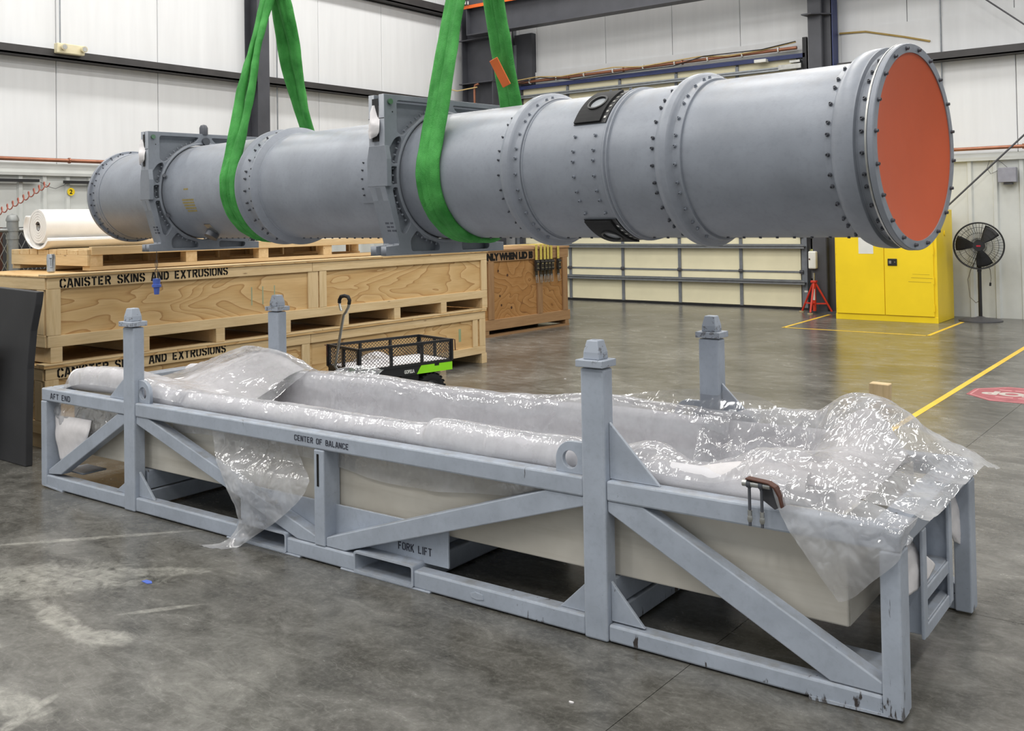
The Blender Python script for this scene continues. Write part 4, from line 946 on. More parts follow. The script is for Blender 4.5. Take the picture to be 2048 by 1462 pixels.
# support frames
near = lambda pts: [(a, b) for a, b in pts]
OUT = [(-.42, .405), (-.42, -.06), (-.336, -.338), (-.338, -.350), (-.42, -.355), (-.42, -.402), (.42, -.402), (.42, -.355), (.338, -.350), (.336, -.338), (.42, -.06), (.42, .405)]
P = [[(-.337, .378), (-.045, .378), (-.075, .345), (-.16, .312), (-.24, .252), (-.298, .200), (-.337, .215)],
     [(-.352, .186), (-.318, .198), (-.308, .176), (-.333, .058), (-.372, .058), (-.396, .124)],
     [(-.382, .044), (-.336, .044), (-.338, -.044), (-.372, -.048), (-.388, -.005)],
     [(-.372, -.063), (-.335, -.060), (-.315, -.13), (-.254, -.240), (-.292, -.298), (-.318, -.286)],
     [(-.258, -.325), (-.212, -.276), (-.16, -.318), (-.06, -.347), (-.06, -.384), (-.252, -.384)],
     [(.10, -.342), (.31, -.355), (.30, -.389), (.10, -.389)]]
TOPSLOT = [(.045, .378), (.33, .378), (.33, .20), (.298, .200), (.24, .252), (.16, .312), (.075, .345)]
mir = lambda q: [(-a, b) for a, b in q][::-1]
HOLES = [rounded(q, .018) for q in P]+[rounded(mir(q), .018) for q in P[1:4]]+[rounded(TOPSLOT, .018)]
CIRC = circle(.331, 80)
RX = Matrix(((0, 0, 1, 0), (1, 0, 0, 0), (0, 1, 0, 0), (0, 0, 0, 1)))      # plate xy -> canister yz
def frame(s0, s1, knob):
    f = bpy.data.objects.new('support_frame', None); COL.objects.link(f); f.parent = can
    me = holed('face_plate', OUT, [CIRC]+HOLES, .042, .003); xform(me, Matrix.Translation((-s0-.021, 0, 0)) @ RX); link('face_plate', setmat(me, M_bracket), f)
    me = holed('rear_plate', OUT, [CIRC], .045, .003); xform(me, Matrix.Translation((-s1+.0225, 0, 0)) @ RX); link('rear_plate', setmat(me, M_bracket), f)
    INN = [(-.385, .37), (-.385, .15), (-.38, -.06), (-.30, -.33), (-.39, -.37), (-.39, -.395), (.39, -.395), (.39, -.37), (.30, -.33), (.38, -.06), (.385, .15), (.385, .37)]
    me = holed('web', INN, [CIRC], s1-s0-.08); xform(me, Matrix.Translation((-(s0+s1)/2, 0, 0)) @ RX); link('web', setmat(me, M_bracket), f)
    for sg in (-1, 1):
        y0, y1 = (.39, .4215) if sg > 0 else (-.4215, -.39)
        part('side_pad', G().prism([(-s0+.017, .08), (-s0+.017, -.056), (-s1-.016, -.056), (-s1-.016, .08), (-s1, .15), (-s0, .15)], y0, y1, 'y'), M_bracket, f, bevel=.003)
        part('side_wall', G().prism([(sg*.4195, .17), (sg*.4195, -.06), (sg*.3355, -.345), (sg*.312, -.345), (sg*.385, -.06), (sg*.385, .17)], -s1+.002, -s0-.002, 'x'), M_bracket, f)
    part('rim', G().lathe([(-s0-.03, .330), (-s0+.004, .330), (-s0+.005, .336), (-s0, .345), (-s0-.03, .345)], 96, 'x'), M_bracket, f, 30)
    g = G()
    for k in range(64):
        a = 2*pi*k/64; c = Vector((-s0-.018, .352*cos(a), .352*sin(a))); g.cyl(c, c+Vector((0, .012*cos(a), .012*sin(a))), .005, 6)
    tag(part('stud_row', g, M_bracket, f), kind='stuff')
    part('pin', G().cyl((-s0-.005, -.385, .368), (-s0+.012, -.385, .368), .0145, 14), plain('green_zinc', (110, 140, 116), .35, .7), f, 40)
    part('pin', G().cyl((-s0-.001, -.366, .318), (-s0+.0006, -.366, .318), .004, 8), M_black, f)
    part('pin', G().cyl((-s0, .01, .362), (-s0+.010, .01, .362), .010, 10), M_bracket, f, 40)
    part('split_line', G().box((-s1+.001, -.4212, .284), (-s0-.001, -.4196, .287)), M_black, f)
    # white foam stuffed between the plates
    me = sheet('foam_wrap', [[(-s0-.048, -.395, .35), (-s0-.08, -.43, .352), (-s1+.035, -.40, .34)], [(-s0-.045, -.41, .30), (-s0-.075, -.445, .295), (-s1+.030, -.425, .29)], [(-s0-.025, -.43, .255), (-s0-.055, -.455, .25), (-s1+.022, -.435, .245)], [(-s0-.03, -.43, .215), (-s0-.06, -.45, .215), (-s1+.015, -.43, .21)], [(-s0-.05, -.43, .20), (-s0-.08, -.44, .185), (-s1+.015, -.42, .175)]], 10, 18, .006, 22, s0, M_foam, f)
    part('slot_shade', G().box((-s1+.03, -.4215, .17), (-s0-.045, -.4195, .385)), M_black, f, bevel=.0005)  # thin black strip painting the shade in the gap between the plates
    g = G(); zz = -.235
    for k, ln in enumerate(((.0, .030, .038, .062), (.006, .030, .036, .060), (.004, .032, .040, .072))):
        # three lines of small stamped print, too small to read in the photograph
        for a, b in ((ln[0], ln[1]), (ln[2], ln[3])):
            n = 4
            for q in range(n):
                x0 = a+(b-a)*q/n; yy = -.349-.0; g.box((-s1+.055+x0, -.3555, zz-k*.019-.010), (-s1+.055+x0+(b-a)/n*.75, -.353, zz-k*.019))
    M = Matrix.Identity(4); me = g.mesh('print', M_inksoft)
    for v_ in me.vertices: v_.co.y += (-.235-v_.co.z)*.296-.0125
    link('print', me, f)
    if knob:
        kb = part('guide_pin', G().lathe([(.40, .0), (.40, .029), (.45, .029), (.468, .02), (.474, 0)], 16, 'z', org=(-s0-.02, .0, 0)), M_boltd, f, 40)
        part('guide_pin', G().cyl((-s0-.0, 0, .352), (-s0+.02, 0, .352), .027, 14), M_boltd, f, 40)
        for a in (18, -28): aa = radians(a); c = Vector((-s0+.02, -.336*cos(aa), .336*sin(aa))); part('clamp_bolt', G().cyl(c, c+Vector((.025, -.012*cos(aa), .012*sin(aa))), .013, 8), M_boltd, f, 40)
    return f
frame(2.455, 2.578, False); frame(4.93, 5.03, True)
g = G()
for (s0_, z_, n_, wd) in ((4.64, .0, 5, .06), (4.67, -.07, 11, .15), (4.67, -.088, 11, .15), (4.66, -.106, 10, .14), (4.655, -.124, 10, .14), (4.64, -.142, 8, .12)):
    for q in range(n_):
        sa = s0_-wd*q/n_; a = math.asin(z_/R0); b = math.asin((z_+.011)/R0)
        g.lathe([(-sa, R0+.0008), (-sa+wd/n_*.72, R0+.0008)], 2, 'x', pi-b, pi-a)
part('print', g, M_yprint, can)
c = Vector((-4.56, -.16, -.283)); part('port_plug', G().cyl(c, c+Vector((0, -.018, -.03)), .045, 18), M_boltd, can, 40)
part('port_ring', G().lathe([(-4.545, R0), (-4.545, R0+.004), (-4.47, R0+.004), (-4.47, R0)], 8, 'x', pi+radians(44), pi+radians(60)), M_steel, can, 40)

# blue plug dangling from the aft flange
Mc = can.matrix_basis
def cw(s, y, z): return Matrix.Translation(can.location) @ Matrix.Rotation(CB, 4, 'Z') @ Vector((-s, y, z))
pp = cw(5.62, -.02, -.33)
t = thing('blue_plug', 'blue rubber plug dangling on a thin wire below the aft end of the canister', 'plug', (pp.x, pp.y, pp.z-.42))
part('plug', G().lathe([(.0, 0), (.0, .018), (.05, .022), (.055, .034), (.072, .034), (.077, .026), (.115, .029), (.12, .0)], 16, 'z'), M_blue, t, 40)
part('wire', G().tube([(-.03, 0, .11), (-.02, 0, .17), (0, 0, .20), (.005, 0, .3), (0, 0, .42)], .0022, 5).tube([(.03, 0, .11), (.02, 0, .17), (0, 0, .20)], .0022, 5).tube([(.018*cos(q), 0, .225+.028*sin(q)) for q in [k*2*pi/12 for k in range(13)]], .002, 5), M_dark, t)

# ------------------------------------------------------------------ slings
def sling(name, lab, s, apex, strands, seed, tag_at):
    t = thing(name, lab, 'sling', can.location[:], CB, 'green lifting slings around the canister')
    for (ds, w0, th, tw, ph, top) in strands:
        # path: apex -> near side -> under the canister -> far side -> apex, in the plane across the canister axis
        a_n = atan2(apex[1], apex[0]); D = sqrt(apex[0]**2+apex[1]**2); Rr = R0+.012
        al = math.acos(Rr/D); an, af = a_n+al, a_n-al+2*pi
        pts = []
        T1 = (Rr*cos(an), Rr*sin(an)); T2 = (Rr*cos(af), Rr*sin(af))
        for k in range(40): f = k/40; pts.append((apex[0]+(T1[0]-apex[0])*f, apex[1]+(T1[1]-apex[1])*f, 1-f))
        for k in range(61): a = an+(af-an)*k/60; pts.append((Rr*cos(a), Rr*sin(a), 0))
        for k in range(1, 41): f = k/40; pts.append((T2[0]+(apex[0]-T2[0])*f, T2[1]+(apex[1]-T2[1])*f, f))
        n = 22; vs = []
        for i, p in enumerate(pts):
            a = Vector(pts[max(0, i-1)][:2]); b = Vector(pts[min(len(pts)-1, i+1)][:2]); T = (b-a).normalized(); Nn = Vector((-T.y, T.x))
            free = p[2]; nz = noise.noise(Vector((i*.16, seed, ph))); nz2 = noise.noise(Vector((i*.21, seed+5, ph)))
            wv = w0*(1+(.22 if abs(tw) > .5 else -.18)*free+.12*nz*(.3+free)); tv = th*(1+.25*nz2)
            rot = tw*sin(i*.11+ph)*free*(1-free)*3
            off = ds*(1-.55*free*top)+.018*nz*free+(.028*sin(i*.19+ph)*free*(1-free)*4*(abs(tw)))
            for k in range(n):
                q = 2*pi*k/n; crease = 1-.55*abs(cos(q))**.5*0-.45*math.exp(-(cos(q-.2*sin(ph))/.22)**2)
                lx = wv*cos(q); ly = tv*sin(q)*crease+.004*noise.noise(Vector((i*.35, k*.9, seed)))
                X = lx*cos(rot)-ly*sin(rot); Y = lx*sin(rot)+ly*cos(rot)
                vs.append((-s+off+X, p[0]+Nn.x*Y*-1, p[1]+Nn.y*Y*-1))
        g = G(); L = len(pts); g.add(vs, [(i*n+k, i*n+(k+1) % n, (i+1)*n+(k+1) % n, (i+1)*n+k) for i in range(L-1) for k in range(n)])
        part('strand', g, M_sling, t, 75)
    if tag_at:
        ta, tb = tag_at
        part('load_tag', G().bar(ta, tb, .058, .007, (0, -1, 0)), plain('orange_tag', (228, 112, 54), .6, 0, .08, 8), t, bevel=.003)
    return t
sling('lifting_sling', 'left green round sling hanging around the canister beside the flange ring', 4.07, (.0, 1.40), [(-.042, .044, .024, .8, .3, .35), (.044, .046, .024, -.8, 2.2, .15)], 3, None)
sling('lifting_sling', 'right green round sling with an orange load tag, around the middle of the canister', 2.235, (.03, 1.50), [(-.035, .046, .022, .15, .8, .55), (.036, .046, .022, -.15, 1.9, .55)], 8, ((-2.24, .142, .605), (-2.20, .20, .465)))

# ------------------------------------------------------------------ transport cradle (local x along its near side, y away from the camera)
FX, FY, FA = -6.1287, 3.1093, .0256
cr = thing('transport_cradle', 'long pale blue-grey welded steel cradle with four corner posts standing on the floor', 'cradle', (FX, FY, 0), FA)
L, W, H = 5.165, 1.12, .6145
def bx(name, a, b, par=cr, bev=.006, mat=None): return part(name, G().box(a, b), mat or M_cradle, par, bevel=bev)
PU = ((.897, 1.0), (3.981, 4.085))
for side_ in (0, 1):
    Y = lambda a, b: (min(a, b), max(a, b)) if side_ == 0 else (W-max(a, b), W-min(a, b))
    def fb(name, u0, u1, v0, v1, z0, z1, bev=.006):
        y0, y1 = Y(v0, v1); return bx(name, (u0, y0, z0), (u1, y1, z1), cr, bev)
    rails = []
    for u0, u1 in ((0.0, .896), (1.001, 3.980), (4.086, L)):
        rails.append(fb('top_rail', u0, u1, .004, .074, .537, H, .008))
    for u0, u1 in ((.055, .896), (1.001, 1.90), (2.265, 2.733), (3.093, 3.980), (4.086, 5.10)):
        fb('bottom_rail', u0, u1, .004, .074, .006, .082 if u1 < 5 else .07, .008)
    for u0, u1 in ((0.0, .06), (5.10, L)): fb('corner_post', u0, u1, .0, .10, .012, .536, .006)
    fb('mid_post', 2.467, 2.535, .002, .11, .083, .536, .006)
    for u0, u1 in PU:
        p = fb('lifting_post', u0, u1, -.002, .071, .002, 1.038, .008)
        y0, y1 = Y(-.022, .085); um = (u0+u1)/2
        bx('cap_plate', (um-.061, y0, 1.044), (um+.061, y1, 1.072), p, .003, M_chip)
        yc = (y0+y1)/2
        g = G(); pr = [(1.072, .036), (1.100, .035), (1.112, .0325), (1.146, .025)]
        vs = []; 
        for z, r in pr: vs += [(um-r, yc-r, z), (um+r, yc-r, z), (um+r, yc+r, z), (um-r, yc+r, z)]
        fs = [(i*4+k, i*4+(k+1) % 4, (i+1)*4+(k+1) % 4, (i+1)*4+k) for i in range(3) for k in range(4)]+[(3, 2, 1, 0), (12, 13, 14, 15)]
        g.add(vs, fs); part('guide_tip', g, M_chip, p, bevel=.004)
    def pl(name, poly, v0, v1, bev=.002):
        y0, y1 = Y(v0, v1); return part(name, G().prism(poly, y0, y1, 'y'), M_cradle, cr, bevel=bev)
    # diagonal braces
    pl('diagonal_brace', [(.062, .084), (.205, .100), (.896, .490), (.896, .534), (.815, .534), (.064, .112)], .012, .075, .005)
    pl('diagonal_brace', [(1.001, .536), (1.0, .495), (2.335, .084), (2.466, .084), (2.466, .120), (1.115, .536)], .012, .075, .005)
    pl('diagonal_brace', [(2.536, .084), (2.66, .084), (3.98, .499), (3.98, .536), (3.80, .536), (2.536, .126)], .012, .075, .005)
    pl('diagonal_brace', [(4.086, .536), (4.086, .494), (4.93, .072), (5.099, .072), (5.099, .110), (4.236, .536)], .012, .075, .005)
    # gussets
    pl('gusset', [(.896, .165), (.77, .083), (.896, .083)], .028, .042); pl('gusset', [(1.001, .222), (1.145, .083), (1.001, .083)], .028, .042)
    pl('gusset', [(3.980, .206), (3.85, .083), (3.980, .083)], .028, .042); pl('gusset', [(4.086, .226), (4.228, .076), (4.086, .076)], .028, .042)
    pl('large_gusset', [(.896, .775), (.70, H+.001), (.896, H+.001)], .034, .048); pl('large_gusset', [(4.086, .832), (4.30, H+.001), (4.086, H+.001)], .034, .048)
    # lifting lugs with round eyes
    for uc, d in ((1.03, 1), (3.915, -1)):
        e = 1.001 if d > 0 else 3.980
        poly = [(e, H), (uc+d*.075, H), (uc+d*.075, .675)]+[(uc+.0+d*.075*cos(a), .665+.075*sin(a)) for a in [k*pi/2/8 for k in range(1, 9)]]+[(e, .740)]
        me = holed('lifting_lug', poly, [circle(.035, 24, (uc+d*.008, .668))], .022, .002)
        y0, y1 = Y(.03, .052); xform(me, Matrix(((1, 0, 0, 0), (0, 0, -1, (y0+y1)/2), (0, 1, 0, 0), (0, 0, 0, 1)))); link('lifting_lug', setmat(me, M_cradle), cr)
    # fork plates
    fp = pl('fork_plate', [(1.83, .083), (1.83, .268), (3.236, .268), (3.236, .094)], .076, .086)
    if side_ == 0:
        stencil('AFT END', .034, .222, M_inksoft, basis((.108, .0032, .556), (1, 0, 0), (0, 0, 1)), rails[0], 1.0)
        stencil('CENTER OF BALANCE', .027, .37, M_inksoft, basis((2.332, .0032, .564), (1, 0, -.01), (.01, 0, 1)), rails[1], 1.0)
        stencil('FORK LIFT', .034, .20, M_inksoft, basis((2.94, .0752, .130), (1, 0, 0), (0, 0, 1)), fp, 1.05)
        part('painted_stripe', G().box((2.489, .0005, .363), (2.503, .0014, .516)), M_ink, cr)
        part('chipped_flake', G().prism([(3.42, .035), (3.45, .03), (3.485, .036), (3.48, .055), (3.44, .06), (3.415, .05)], .001, .004, 'y'), M_cradle, cr)
        for (u0, u1) in ((.06, .24), (4.86, 5.165)): part('skid_shoe', G().prism([(u0, -.0), (u1, .012 if u0 < 1 else .012), (u1, .018), (u0, .012)] if u0 > 1 else [(u0-.05, .012), (u1, .0), (u1, .010), (u0-.05, .02)], .0, .07, 'y'), M_cradle, cr)
# fork tubes run through from side to side
for u0, u1 in ((1.903, 2.262), (2.736, 3.09)):
    f = bpy.data.objects.new('fork_tube', None); COL.objects.link(f); f.parent = cr
    o_ = rounded([(u0-.006, .006), (u1+.006, .006), (u1+.006, .104), (u0-.006, .104)], .014); i_ = rounded([(u0+.004, .018), (u1-.004, .018), (u1-.004, .094), (u0+.004, .094)], .012)
    me = holed('tube_wall', o_, [i_], W+.004); xform(me, Matrix(((1, 0, 0, 0), (0, 0, -1, W/2), (0, 1, 0, 0), (0, 0, 0, 1)))); link('tube_wall', setmat(me, M_cradle), f)
    part('sole_plate', G().box((u0-.095, .0, -.0), (u1+.10, .08, .008)), M_cradle, f, bevel=.002)
# end frames
for (ue, d) in ((L, -1), (0, 1)):
    X = lambda a, b: (ue+d*max(a, b), ue+d*min(a, b)) if d < 0 else (ue+d*min(a, b), ue+d*max(a, b))
    def eb(name, a, b, v0, v1, z0, z1, bev=.004): x0, x1 = X(a, b); return bx(name, (x0, v0, z0), (x1, v1, z1), cr, bev)
    eb('end_rail', 0, .10, .0745, W-.0745, .537, H, .008)
    for v in (.335, .71):
        eb('ladder_upright', .0, .012, v-.05, v, .165, .536); eb('ladder_upright', .013, .11, v-.012, v, .165, .536); eb('ladder_upright', .111, .12, v-.05, v, .165, .536)
    for z in (.325, .20):
        eb('ladder_rung', .012, .11, .336, .697, z-.012, z); eb('ladder_rung', .004, .0118, .336, .697, z-.045, z-.0); eb('ladder_rung', .1105, .1185, .336, .697, z-.01, z+.055)
    eb('end_foot', .08, .30, .101, .26, .09, .10)
for u in (.95, 4.03): bx('cross_beam', (u-.05, .075, .01), (u+.05, W-.075, .10)); 
for u in (.95, 2.0, 3.0, 4.03): bx('saddle_beam', (u-.04, .09, .105), (u+.04, W-.09, .217))

# ------------------------------------------------------------------ foam lined box carried in the cradle
boxt = thing('foam_lined_box', 'long beige open box with grey foam rolls along its rims, carried in the steel cradle', 'box', (FX, FY, 0), FA)
part('side_panel', G().box((.18, .115, .22), (4.962, .130, .60)), M_beige, boxt, bevel=.006)
part('side_panel', G().box((.18, .975, .22), (4.962, .99, .60)), M_beige, boxt, bevel=.006)
part('end_panel', G().box((4.947, .1305, .22), (4.962, .9745, .60)), M_beige, boxt); part('end_panel', G().box((.18, .1305, .22), (.195, .9745, .60)), M_beige, boxt)
part('bottom', G().box((.196, .1305, .22), (4.946, .9745, .235)), M_beige, boxt)
part('rim_roll', G().tube([(.75+k*.25, .152+.004*sin(k*1.7), .625+.003*sin(k*2.3)) for k in range(17)], .056, 20), M_grfoam, boxt, 60)
part('rim_roll', G().tube([(1.0+k*.25, .955+.004*sin(k*1.3), .632+.004*sin(k*1.9)) for k in range(16)], .060, 20), M_grfoam, boxt, 60)
part('rim_wrap', G().tube([(3.07, .16, .635), (3.12, .16, .638), (3.5, .158, .632), (3.9, .158, .625), (3.97, .155, .62)], [.06, .072, .07, .066, .06], 20), M_grfoam, boxt, 60)
part('rim_roll', G().tube([(.10, .175, .645), (.14, .172, .655), (.3, .165, .67), (.55, .162, .68), (.8, .16, .67), (.95, .155, .64)], [.05, .068, .075, .078, .07, .05], 20), M_foam, boxt, 60)
part('rim_roll', G().tube([(.25, .93, .60), (.5, .93, .62), (.7, .93, .63), (1.0, .94, .63)], .065, 20), M_grfoam, boxt, 60)
sec = [(.20, .66), (.206, .6), (.22, .5), (.29, .40), (.55, .36), (.80, .40), (.87, .52), (.885, .62), (.90, .67)]
part('foam_lining', (lambda g: g.add([(u, a, b) for u in (.9, 4.9) for a, b in sec], [(i, i+1, len(sec)+i+1, len(sec)+i) for i in range(len(sec)-1)]))(G()), M_grfoam, boxt, 60)
sheet('end_packing', [[(.62, .17, .68), (.95, .17, .655), (1.3, .19, .66)], [(.58, .35, .66), (.95, .40, .62), (1.28, .40, .56)], [(.62, .6, .64), (.95, .62, .70), (1.30, .6, .56)], [(.62, .85, .66), (.95, .85, .775), (1.33, .85, .67)], [(.62, .97, .62), (.95, .98, .78), (1.33, .98, .69)]], 20, 20, .012, 3, 21, M_foam, boxt)
sheet('end_packing', [[(4.58, .20, .50), (4.7, .21, .58), (4.82, .21, .58), (4.94, .21, .50)], [(4.55, .26, .60), (4.68, .27, .705), (4.83, .27, .70), (4.955, .27, .60)], [(4.60, .42, .50), (4.72, .42, .66), (4.85, .42, .67), (4.955, .42, .60)], [(4.64, .6, .45), (4.75, .6, .66), (4.86, .6, .69), (4.96, .6, .61)], [(4.60, .8, .5), (4.72, .8, .70), (4.85, .8, .75), (4.96, .8, .63)], [(4.55, .92, .60), (4.72, .93, .77), (4.84, .93, .785), (4.96, .93, .63)], [(4.6, .965, .45), (4.72, .97, .55), (4.85, .97, .55), (4.955, .965, .45)]], 26, 30, .02, 5, 31, M_foam, boxt)
part('rim_roll', G().tube([(4.08, .17, .625), (4.2, .172, .632), (4.34, .17, .605), (4.48, .175, .628), (4.62, .19, .65), (4.80, .21, .64)], [.055, .062, .058, .068, .075, .06], 20), M_foam, boxt, 60)
c = thing('swing_bolt_clamp', 'dark hinged clamp with two hanging threaded swing bolts on the near rail at the right', 'clamp', fw := (FX+4.70*cos(FA)+.03*sin(FA), FY+4.70*sin(FA)-.03*cos(FA), 0), FA)
part('pin', G().cyl((-.045, 0, .697), (.055, 0, .697), .0115, 14), M_steel, c, 40)
part('arm', G().prism([(-.03, .718), (.05, .712), (.075, .70), (.092, .672), (.10, .635), (.094, .633), (.085, .668), (.07, .694), (.05, .706), (-.03, .712)], -.016, .020, 'y'), M_rust, c, bevel=.002)
part('bracket', G().prism([(.0, .69), (.07, .69), (.09, .63), (.06, .615), (.02, .64)], .02, .03, 'y'), M_dark, c)
for x in (-.022, .022):
    b = part('swing_bolt', G().cyl((x-.007, 0, .697), (x+.007, 0, .697), .0145, 12).tube([(x, 0, .685), (x+.002, -.004, .62), (x+.004, -.008, .555)], .0058, 8), M_boltd, c, 40)
    part('nut', G().cyl((x+.003, -.006, .608), (x+.0035, -.0065, .585), .0078, 10).tube([(x+.0033, -.0062, .590), (x+.0036, -.007, .578), (x+.0038, -.0075, .568)], [.0085, .0105, .007], 6), M_steel, b, 40)

def place(o, lab, cat='plastic sheet', group=None):
    o.location = (FX, FY, 0); o.rotation_euler = (0, 0, FA); return tag(o, lab, cat, group)
# foam sheets hanging at both ends
def flap(name, rows, seed, lab, cat='foam sheet', amp=.008):
    o = sheet(name, rows, 16, 16, amp, 7, seed, M_foam); o.modifiers.new('thick', 'SOLIDIFY').thickness = .004; return place(o, lab, cat)
flap('foam_sheet', [[(.07, .05, .44), (.25, .055, .45), (.46, .06, .45)], [(.068, .05, .37), (.22, .03, .375), (.46, .04, .37)], [(.09, .045, .28), (.23, .035, .285), (.40, .05, .29)], [(.115, .055, .165), (.20, .05, .18), (.31, .055, .205)]], 5, 'white foam sheet hanging under the rail marked AFT END')
flap('foam_sheet', [[(5.10, .86, .52), (5.10, .93, .52), (5.10, 1.0, .52)], [(5.12, .875, .45), (5.125, .95, .45), (5.13, 1.06, .40)], [(5.12, .885, .38), (5.13, .97, .34), (5.14, 1.11, .33)], [(5.12, .97, .30), (5.135, 1.05, .27), (5.14, 1.15, .265)]], 6, 'white foam sheet hanging below the right end rail beside the far corner post')
flap('foam_sheet', [[(5.10, .13, .53), (5.10, .2, .53), (5.11, .29, .52)], [(5.12, .14, .46), (5.14, .25, .46), (5.15, .36, .44)], [(5.12, .14, .40), (5.15, .28, .40), (5.17, .455, .365)], [(5.12, .14, .33), (5.14, .20, .335), (5.15, .29, .33)]], 8, 'pointed white foam sheet poking out below the right end rail at the near corner post')
flap('foam_sheet', [[(5.0, .5, .40), (5.02, .5, .40), (5.05, .5, .40)], [(4.985, .5, .28), (5.015, .48, .27), (5.045, .5, .27)], [(4.99, .5, .19), (5.015, .48, .175), (5.04, .5, .19)]], 9, 'white foam strip hanging inside the cradle left of the near right corner post')

# clear plastic film
us = [1.22, 1.6, 2.0, 2.4, 2.8, 3.05, 3.15, 3.5, 3.9, 4.05, 4.2]
def col_(vf, zf): return [(u, vf(u), zf(u)) for u in us]
nt = lambda u: .028 if 3.08 < u < 3.95 else .0
hem = lambda u: .47-.075*max(0, 1-abs(u-2.95)/.75)+.01*sin(u*9)
ft = lambda u: .012*sin(u*4)+(.03 if u > 3.3 else 0)
rows = [col_(lambda u: .100, hem), col_(lambda u: .098, lambda u: .56), col_(lambda u: .088-nt(u)*.4, lambda u: .632), col_(lambda u: .116-nt(u)*.3, lambda u: .684+nt(u)), col_(lambda u: .155, lambda u: .694+nt(u)), col_(lambda u: .198+nt(u)*.3, lambda u: .674+nt(u)*.7), col_(lambda u: .217, lambda u: .61),
        col_(lambda u: .235, lambda u: .50), col_(lambda u: .31, lambda u: .41), col_(lambda u: .55, lambda u: .375), col_(lambda u: .79, lambda u: .42), col_(lambda u: .858, lambda u: .53), col_(lambda u: .873, lambda u: .63), col_(lambda u: .905, lambda u: .692+ft(u)), col_(lambda u: .955, lambda u: .704+ft(u)), col_(lambda u: 1.0, lambda u: .69+ft(u)*.7), col_(lambda u: 1.025, lambda u: .62), col_(lambda u: 1.03, lambda u: .50)]
place(sheet('plastic_film', rows, 320, 130, .008, 5, 1, M_film), 'long clear plastic film lining the open box and covering both foam rim rolls')
rows = [[(.10, .085, .60), (.25, .08, .64), (.45, .075, .66), (.70, .078, .66), (1.0, .085, .64), (1.32, .085, .63)],
        [(.09, .13, .66), (.22, .12, .725), (.45, .115, .75), (.72, .115, .755), (1.0, .12, .705), (1.34, .125, .688)],
        [(.12, .20, .66), (.24, .21, .71), (.45, .21, .74), (.72, .22, .745), (1.02, .22, .70), (1.36, .21, .68)],
        [(.20, .38, .60), (.30, .38, .63), (.5, .40, .64), (.75, .42, .66), (1.05, .45, .66), (1.38, .40, .57)],
        [(.22, .62, .58), (.35, .62, .62), (.55, .62, .64), (.8, .62, .70), (1.08, .62, .70), (1.40, .62, .55)],
        [(.22, .82, .60), (.4, .84, .66), (.6, .85, .72), (.85, .85, .79), (1.15, .86, .775), (1.42, .84, .66)],
        [(.22, .92, .63), (.4, .94, .685), (.6, .95, .745), (.85, .95, .812), (1.18, .95, .792), (1.44, .95, .71)],
        [(.25, 1.02, .58), (.42, 1.04, .62), (.62, 1.05, .66), (.86, 1.05, .70), (1.2, 1.05, .69), (1.46, 1.03, .63)]]
place(sheet('plastic_film', rows, 150, 110, .014, 5, 2, M_film), 'bunched clear plastic film over the foam at the aft end of the box')
rows = [[(3.25, .95, .70), (3.5, .97, .70), (3.75, .97, .70), (4.0, .97, .705), (4.25, .97, .71), (4.46, .97, .70)],
        [(3.25, 1.0, .705), (3.5, 1.02, .715), (3.75, 1.03, .735), (4.0, 1.03, .755), (4.25, 1.03, .755), (4.45, 1.0, .71)],
        [(3.26, 1.03, .705), (3.5, 1.06, .72), (3.75, 1.07, .765), (4.02, 1.075, .80), (4.28, 1.06, .785), (4.44, 1.02, .712)]]
place(sheet('plastic_film', rows, 90, 26, .006, 4, 3, M_filmt), 'thin clear film standing up in an arch in front of the far right post')
UC = [4.06, 4.19, 4.32, 4.46, 4.58, 4.70, 4.82, 4.94, 5.06, 5.16, 5.235]
def rr_(vv, zz, dv=None): return [(u, vv+(0 if dv is None else dv[i]), z) for i, (u, z) in enumerate(zip(UC, zz))]
rows = [rr_(.085, [.635, .64, .635, .63, .66, .70, .70, .675, .655, .635, .62]), rr_(.13, [.672, .685, .66, .65, .685, .725, .725, .70, .67, .64, .622]), rr_(.19, [.688, .702, .655, .665, .71, .74, .735, .71, .68, .645, .622]), rr_(.29, [.675, .695, .645, .668, .722, .745, .735, .715, .685, .645, .622]),
        rr_(.42, [.47, .50, .52, .57, .64, .70, .72, .70, .675, .64, .622]), rr_(.58, [.40, .41, .43, .48, .58, .68, .72, .705, .67, .635, .622]), rr_(.74, [.44, .45, .47, .52, .62, .73, .765, .745, .69, .635, .62]), rr_(.86, [.63, .63, .64, .66, .70, .80, .82, .78, .70, .635, .618]),
        rr_(.95, [.715, .73, .74, .748, .755, .825, .845, .79, .71, .64, .612]), rr_(1.05, [.70, .715, .725, .735, .74, .815, .83, .765, .69, .635, .585]), rr_(1.14, [.60, .62, .64, .66, .66, .72, .765, .73, .665, .62, .558], [0]*10+[.02]), rr_(1.19, [.48, .50, .52, .55, .56, .60, .68, .68, .63, .595, .545], [0]*10+[.03])]
place(sheet('plastic_film', rows, 190, 150, .022, 5, 4, M_filmc), 'crumpled clear plastic mound over the right end of the box and the end rail')
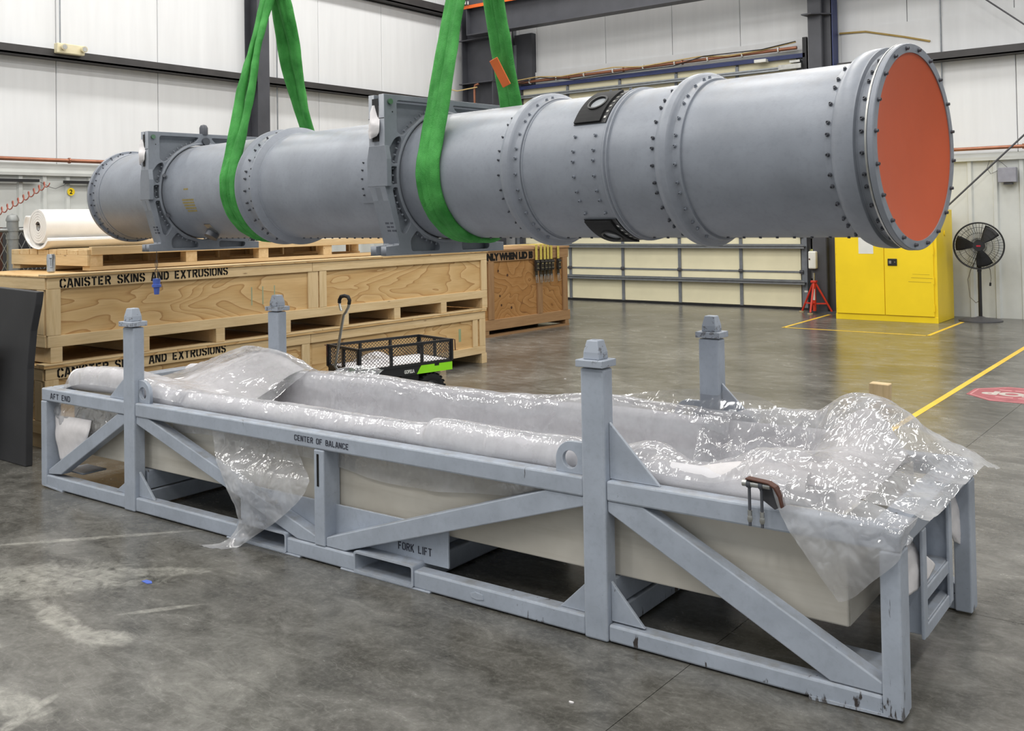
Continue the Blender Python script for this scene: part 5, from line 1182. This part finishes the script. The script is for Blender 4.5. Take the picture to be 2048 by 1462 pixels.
rows = [[(4.70, .11, .72), (4.84, .08, .705), (4.98, .07, .685), (5.10, .06, .66), (5.19, .10, .635), (5.20, .20, .64)],
        [(4.748, -.012, .705), (4.86, -.014, .665), (4.98, -.014, .645), (5.10, -.014, .632), (5.185, -.005, .622), (5.195, .14, .62)],
        [(4.79, -.03, .60), (4.89, -.034, .575), (4.99, -.036, .565), (5.09, -.032, .57), (5.178, -.022, .582), (5.192, .09, .60)],
        [(4.87, -.034, .485), (4.94, -.04, .475), (5.01, -.042, .475), (5.09, -.036, .50), (5.175, -.024, .55), (5.188, .05, .585)],
        [(4.975, -.03, .356), (4.995, -.034, .362), (5.03, -.036, .385), (5.085, -.032, .44), (5.172, -.024, .525), (5.185, .02, .57)]]
place(sheet('plastic_film', rows, 90, 70, .011, 9, 5, M_filmc), 'clear plastic corner hanging over the near right end of the cradle rail')
rows = [[(1.57, .086, .57), (1.75, .09, .57), (1.95, .09, .57), (2.2, .09, .56)], [(1.60, .079, .47), (1.78, .084, .46), (2.0, .086, .45), (2.30, .082, .43)], [(1.73, .0, .38), (1.87, -.014, .365), (2.07, .0, .36), (2.42, .01, .385)], [(1.84, -.022, .275), (1.95, -.034, .255), (2.12, -.032, .255), (2.38, -.01, .29)], [(1.915, -.028, .165), (1.98, -.036, .15), (2.09, -.036, .155), (2.23, -.018, .165)], [(1.935, -.035, .085), (1.97, -.045, .075), (2.02, -.045, .065), (2.09, -.03, .075)], [(1.885, -.09, .018), (1.92, -.09, .016), (1.96, -.08, .014), (2.0, -.055, .014)], [(1.80, -.16, .012), (1.85, -.16, .012), (1.90, -.15, .012), (1.97, -.12, .012)]]
place(sheet('plastic_film', rows, 80, 110, .013, 9, 6, M_filmc), 'clear plastic tail hanging through the cradle side down to the floor left of centre')
rows = [[(.065, .07, .53), (.25, .08, .535), (.45, .08, .535), (.72, .085, .53)], [(.06, .055, .47), (.2, .05, .46), (.4, .06, .45), (.66, .07, .46)], [(.085, .055, .415), (.2, .04, .40), (.38, .045, .385), (.58, .06, .40)], [(.14, .05, .38), (.24, .04, .36), (.36, .05, .345), (.48, .06, .335)]]
place(sheet('plastic_film', rows, 60, 40, .014, 10, 7, M_filmc), 'crumpled clear plastic scrap under the rail marked AFT END')
rows = [[(1.45, .99, .66), (1.6, 1.0, .68), (1.75, 1.0, .68), (1.92, 1.0, .67)], [(1.52, 1.02, .68), (1.63, 1.03, .72), (1.75, 1.03, .725), (1.92, 1.03, .71)], [(1.6, 1.06, .70), (1.68, 1.06, .735), (1.78, 1.06, .74), (1.93, 1.06, .73)]]
place(sheet('plastic_film', rows, 40, 30, .015, 9, 9, M_filmc), 'small peak of clear film standing on the far rim in front of the mesh cart')
